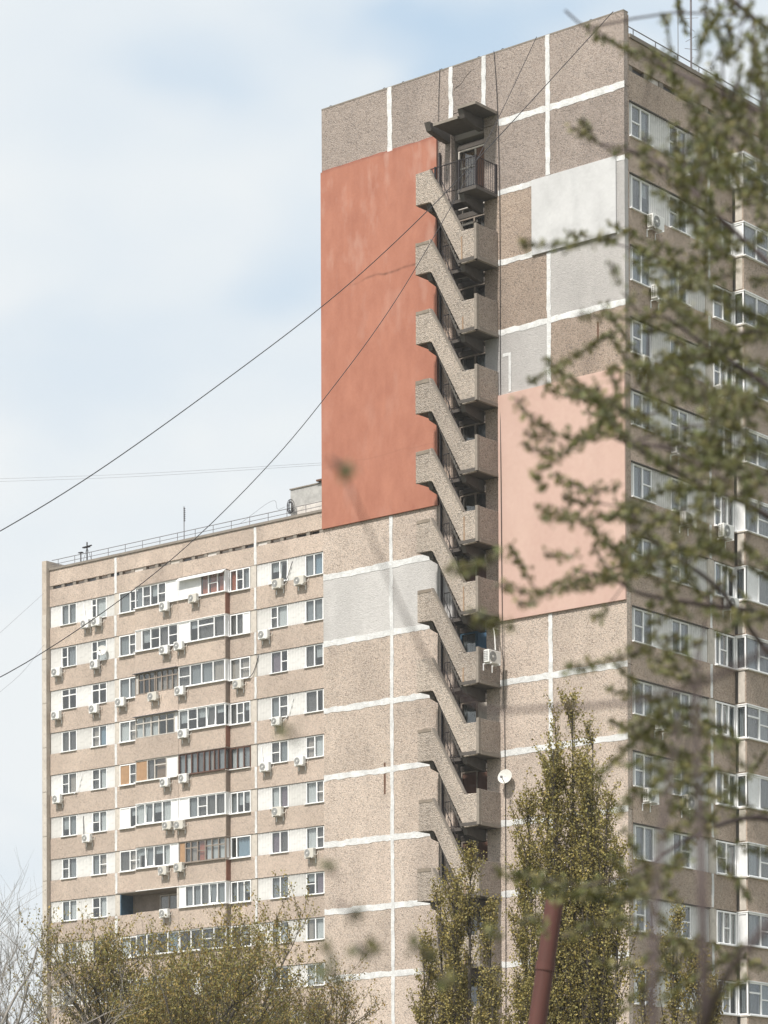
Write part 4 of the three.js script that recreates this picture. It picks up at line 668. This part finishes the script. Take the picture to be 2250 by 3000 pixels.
spreading(GP(890, 94), 12.0, 1.0, 203, 'right and thinnest of three olive catkin trees beside the gable', 'catkin trees before the far block', [0.23, 0.22, 0.068], 13, M.greyBark, 0.07);
spreading(GP(-15, 70), 11.6, 0.85, 204, 'leafless pale grey tree at the left edge of the picture', 'bare trees', null, 0, M.paleBark, 0.05, 0.06);

// rusty pole with leaves above
{ const a = at(1625, 2640, 24), b = at(1545, 3200, 24), d = b.clone().sub(a), f = b.clone().addScaledVector(d, b.y / -d.y * 1), p = tag(group('rusty_pole'), 'leaning dark red rusty steel pole among the poplars', 'pole'); p.position.copy(f); const m = mesh('shaft', [rod([0, 0, 0], a.clone().sub(f).toArray(), 0.075, 16)], M.poleRed, p); const c = mesh('collar', [rod(a.clone().sub(f).lerp(new THREE.Vector3(), 0.11).toArray(), a.clone().sub(f).lerp(new THREE.Vector3(), 0.125).toArray(), 0.082, 16)], M.poleRed, p); }

// the young elm close to the lens, out of focus -------------------------------
{
  const r = rng(909), g = tag(group('elm_tree'), 'blurred young elm close to the viewer with budding green twigs', 'tree');
  const root = at(2420, 3000, 9); root.y = 0; g.position.copy(root);
  const L = (p) => p.clone().sub(root); let f = new Foliage(), twigs = [];
  const limb = (pts, r0, r1) => { const P = pts.map(([x, y, d]) => L(at(x, y, d))); mesh('branch', taper(P, r0, r1, 6, P.length * 4), M.twig, g); return P; };
  const trunk = [new THREE.Vector3(), ...[[2410, 2500, 9], [2400, 1600, 8.9], [2390, 800, 8.8], [2360, 100, 8.6], [2330, -500, 8.4]].map(([x, y, d]) => L(at(x, y, d)))]; mesh('trunk', taper(trunk, 0.05, 0.016, 10, 20), M.twig, g);
  const limbs = [
    limb([[2402, 1900, 9], [2240, 1800, 8.8], [2050, 1770, 8.7], [1880, 1740, 8.6], [1800, 1700, 8.4], [1690, 1670, 8.3]], 0.011, 0.003),
    limb([[2400, 1650, 8.9], [2230, 1500, 8.8], [2050, 1420, 8.7], [1860, 1310, 8.4], [1760, 1270, 8.3], [1690, 1290, 8.2]], 0.011, 0.003),
    limb([[2395, 1250, 8.8], [2230, 1120, 8.8], [2050, 1000, 8.7], [1950, 930, 8.6], [1850, 930, 8.5]], 0.010, 0.003),
    limb([[2390, 900, 8.7], [2240, 760, 8.8], [2090, 620, 8.8], [1990, 520, 8.9], [1880, 450, 9], [1760, 420, 9.1]], 0.010, 0.003),
    limb([[2370, 450, 8.6], [2220, 330, 8.8], [2080, 260, 8.8], [1960, 200, 9], [1830, 140, 9.1], [1720, 70, 9.2]], 0.009, 0.003),
    limb([[2365, 200, 8.2], [2270, 100, 8.2], [2190, 40, 8.2], [2120, -30, 8.2]], 0.011, 0.007),
    limb([[2402, 2100, 9], [2240, 1900, 8.8], [2100, 1720, 8.6], [1960, 1620, 8.4], [1880, 1560, 8], [1800, 1500, 7.8]], 0.010, 0.003),
    limb([[2405, 2500, 9], [2250, 2400, 9], [2050, 2440, 8.8], [1850, 2560, 8.6], [1700, 2600, 8.6]], 0.010, 0.003),
  ];
  const tint = (v) => { const y = r(); return [v * (0.9 + 0.35 * y), v, v * (0.8 + 0.5 * r())]; };
  const strand = (pts, thick = 1, gap = 0.008) => {                    // a twig furred with small leaves
    let len = 0; for (let i = 0; i + 1 < pts.length; i++) len += pts[i].distanceTo(pts[i + 1]);
    twigs.push(taper(pts, 0.0035, 0.0015, 4, pts.length * 2));
    const n = Math.round(len / gap);
    for (let i = 0; i < n; i++) { const t = (i + r()) / n, p = along(pts, t), w = 0.0115 * thick * (0.75 + 0.5 * noise3(t * len * 22, pts[0].x * 9, 2)), lump = noise3(t * len * 16, pts[0].y * 7, 5); if (lump < 0.2) continue; for (let k = 0; k < 4; k++) { const q = p.clone(); q.x += (r() - 0.5) * 2 * w; q.y += (r() - 0.5) * 2 * w; q.z += (r() - 0.5) * 2 * w; f.add(q, 0.75 + 0.6 * r(), tint(0.55 + 0.75 * r())); } }
  };
  const px = (list, d, thick, gap) => strand(list.map(([x, y]) => L(at(x, y, d))), thick, gap);
  // twigs that stand out before the pink panel, the stairs and the upper wall
  px([[1510, 1165], [1560, 1230], [1620, 1268], [1700, 1285], [1770, 1268], [1850, 1220], [1930, 1240]], 8, 1.2); px([[1665, 1143], [1720, 1158], [1765, 1172], [1815, 1172]], 8, 1); px([[1752, 1128], [1758, 1180], [1760, 1245], [1700, 1290]], 8.2, 1);
  px([[1782, 1075], [1806, 1130], [1808, 1180], [1760, 1235], [1700, 1285]], 8.1, 0.8); px([[1535, 1262], [1568, 1284], [1612, 1280]], 8, 0.8); px([[1530, 1298], [1580, 1324], [1622, 1326], [1690, 1320]], 7.8, 0.8);
  px([[1560, 1385], [1580, 1415], [1602, 1430]], 7.6, 0.7); px([[1625, 1385], [1655, 1418], [1710, 1428], [1740, 1440], [1820, 1420]], 8.2, 0.8); px([[1645, 1452], [1700, 1470], [1780, 1478], [1850, 1490]], 8.2, 1); px([[1575, 1482], [1615, 1505], [1690, 1502], [1730, 1470], [1745, 1420]], 8.1, 0.8);
  px([[1710, 1535], [1740, 1555], [1775, 1568]], 8, 0.7); px([[1495, 1600], [1525, 1650], [1550, 1700], [1592, 1742], [1640, 1712], [1700, 1665]], 8.3, 1.1); px([[1460, 1712], [1520, 1728], [1592, 1744]], 8.2, 0.8); px([[1515, 1765], [1545, 1775], [1568, 1764]], 8, 0.8); px([[1595, 1622], [1640, 1630], [1690, 1624]], 7.9, 0.8);
  px([[1735, 1600], [1770, 1650], [1800, 1690], [1850, 1720]], 8.2, 1.2); px([[1650, 1720], [1690, 1700], [1720, 1690]], 8, 0.9); px([[1310, 1670], [1350, 1668], [1400, 1658], [1470, 1630]], 6.5, 0.8); px([[1380, 1790], [1420, 1815], [1465, 1830], [1510, 1840]], 6.2, 0.8);
  px([[1655, 30], [1700, 70], [1760, 110], [1815, 135], [1850, 155], [1900, 160]], 9, 0.9); px([[1672, 372], [1720, 400], [1760, 425], [1800, 442], [1880, 446], [1940, 440], [1990, 470]], 8.8, 0.8); px([[1705, 345], [1725, 378], [1760, 425]], 8.8, 0.6); px([[1790, 770], [1800, 800], [1808, 830]], 7, 0.7); px([[1690, 922], [1760, 930], [1840, 930], [1900, 935]], 8, 0.7); px([[1830, 860], [1860, 905], [1910, 935]], 8.4, 1.2);
  px([[1440, 2545], [1500, 2570], [1545, 2560], [1600, 2590]], 8.2, 1.1); px([[1560, 2600], [1640, 2580], [1720, 2600], [1760, 2580]], 9, 1.7); px([[1580, 2560], [1610, 2620], [1650, 2600]], 9, 1.7); px([[1530, 2700], [1580, 2690], [1600, 2740]], 8, 1.1); px([[1650, 2745], [1720, 2720], [1790, 2700], [1880, 2690]], 8, 0.9); px([[1420, 2735], [1470, 2745]], 6.5, 0.8); px([[1750, 2810], [1800, 2830], [1860, 2830]], 7.5, 1);
  // the denser mass towards the right
  const dirOf = (a, z) => CR.clone().multiplyScalar(Math.cos(a)).addScaledVector(CU, Math.sin(a)).addScaledVector(new THREE.Vector3(0, 0, 1), z).normalize();
  let made = 0, tries = 0;
  while (made < 240 && tries++ < 6000) {
    const x = 1790 + 520 * Math.pow(r(), 0.75), y = -60 + 2960 * r();
    const edge = (x - 1840) / 330, band = y < 520 ? 0.62 : y < 1750 ? 0.8 : y < 2250 ? 0.55 : 0.42, clump = fbm3(x / 150, y / 150, 3.7, 3);
    if (x < 1850 && (y < 600 || y > 1750)) continue;
    if (r() > band * Math.min(1, 0.25 + Math.max(0, edge)) || clump < 0.42) continue;
    made++;
    const d = 7.2 + 3 * r(), upper = y < 560 && x > 1880, a = upper ? -Math.PI / 2 + (r() - 0.35) * 0.9 : Math.PI + (r() - 0.5) * 2.0, len = (0.10 + 0.24 * r()) * (upper ? 0.85 : 1);
    const { pts } = bend(L(at(x, y, d)), dirOf(a, (r() - 0.5) * 0.6), len, r, 0.5, upper ? 0 : 0.05, 3); strand(pts, 0.6 + 0.5 * r());
    if (r() < 0.5) { const lb = limbs[Math.floor(r() * 6)], q = along(lb, 0.3 + 0.7 * r()); if (q.distanceTo(pts[0]) < 0.55) twigs.push(taper([q, q.clone().lerp(pts[0], 0.5).add(new THREE.Vector3(0, 0.03, 0)), pts[0]], 0.004, 0.003, 4, 4)); }
  }
  const tw = mesh('twigs', twigs, M.twig, g); tw.userData.kind = 'stuff';
  f.build(leafGeo(0.018, 0.012), leafMat(0.16, 0.17, 0.05), g, r, 'leaves');

  // a thin sapling nearer still: its stems and one long twig are soft streaks
  const g2 = tag(group('sapling'), 'very blurred thin sapling stems nearest the viewer, with one long twig', 'tree'), root2 = at(2062, 3000, 4.2); root2.y = 0; g2.position.copy(root2);
  root.copy(root2); f = new Foliage(); twigs = [];
  const stem = (pts, r0, r1, nm = 'stem') => mesh(nm, taper(pts.map(([x, y, d]) => (x === null ? new THREE.Vector3() : L(at(x, y, d)))), r0, r1, 7, pts.length * 4), M.twig, g2);
  stem([[null], [2064, 3000, 4.2], [2058, 2650, 4.2], [2050, 2400, 4.3], [2040, 2150, 4.4], [2046, 1900, 4.5]], 0.022, 0.003);
  stem([[null], [1925, 3300, 4], [1912, 2900, 4], [1922, 2600, 4.1], [1960, 2300, 4.2], [1990, 2100, 4.3]], 0.019, 0.003);
  stem([[2064, 3020, 4.2], [2110, 2890, 4.1], [2180, 2790, 4], [2290, 2670, 4]], 0.009, 0.006, 'branch');
  stem([[2330, 1860, 4.2], [2090, 1985, 4.3], [1900, 2045, 4.4], [1800, 2062, 4.5], [1600, 2074, 4.6], [1400, 2070, 4.7], [1290, 1980, 4.7], [1200, 1830, 4.6], [1120, 1650, 4.6], [1050, 1480, 4.5], [985, 1340, 4.5]], 0.0050, 0.0012, 'branch');
  for (const [x, y, d] of [[976, 2560, 5.5], [978, 2860, 5.2], [1070, 2785, 6], [854, 2156, 4.5], [990, 1365, 4.3], [1230, 2790, 6], [1310, 2880, 6], [960, 2790, 5.5], [1010, 2660, 5]]) px([[x - 22, y - 18], [x, y], [x + 25, y + 14]], d * 0.78, 0.5, 0.02);
  const tw2 = mesh('twigs', twigs, M.twig, g2); tw2.userData.kind = 'stuff';
  f.build(leafGeo(0.024, 0.017), leafMat(0.12, 0.135, 0.045), g2, r, 'leaves');
}

renderer.render(scene, camera);
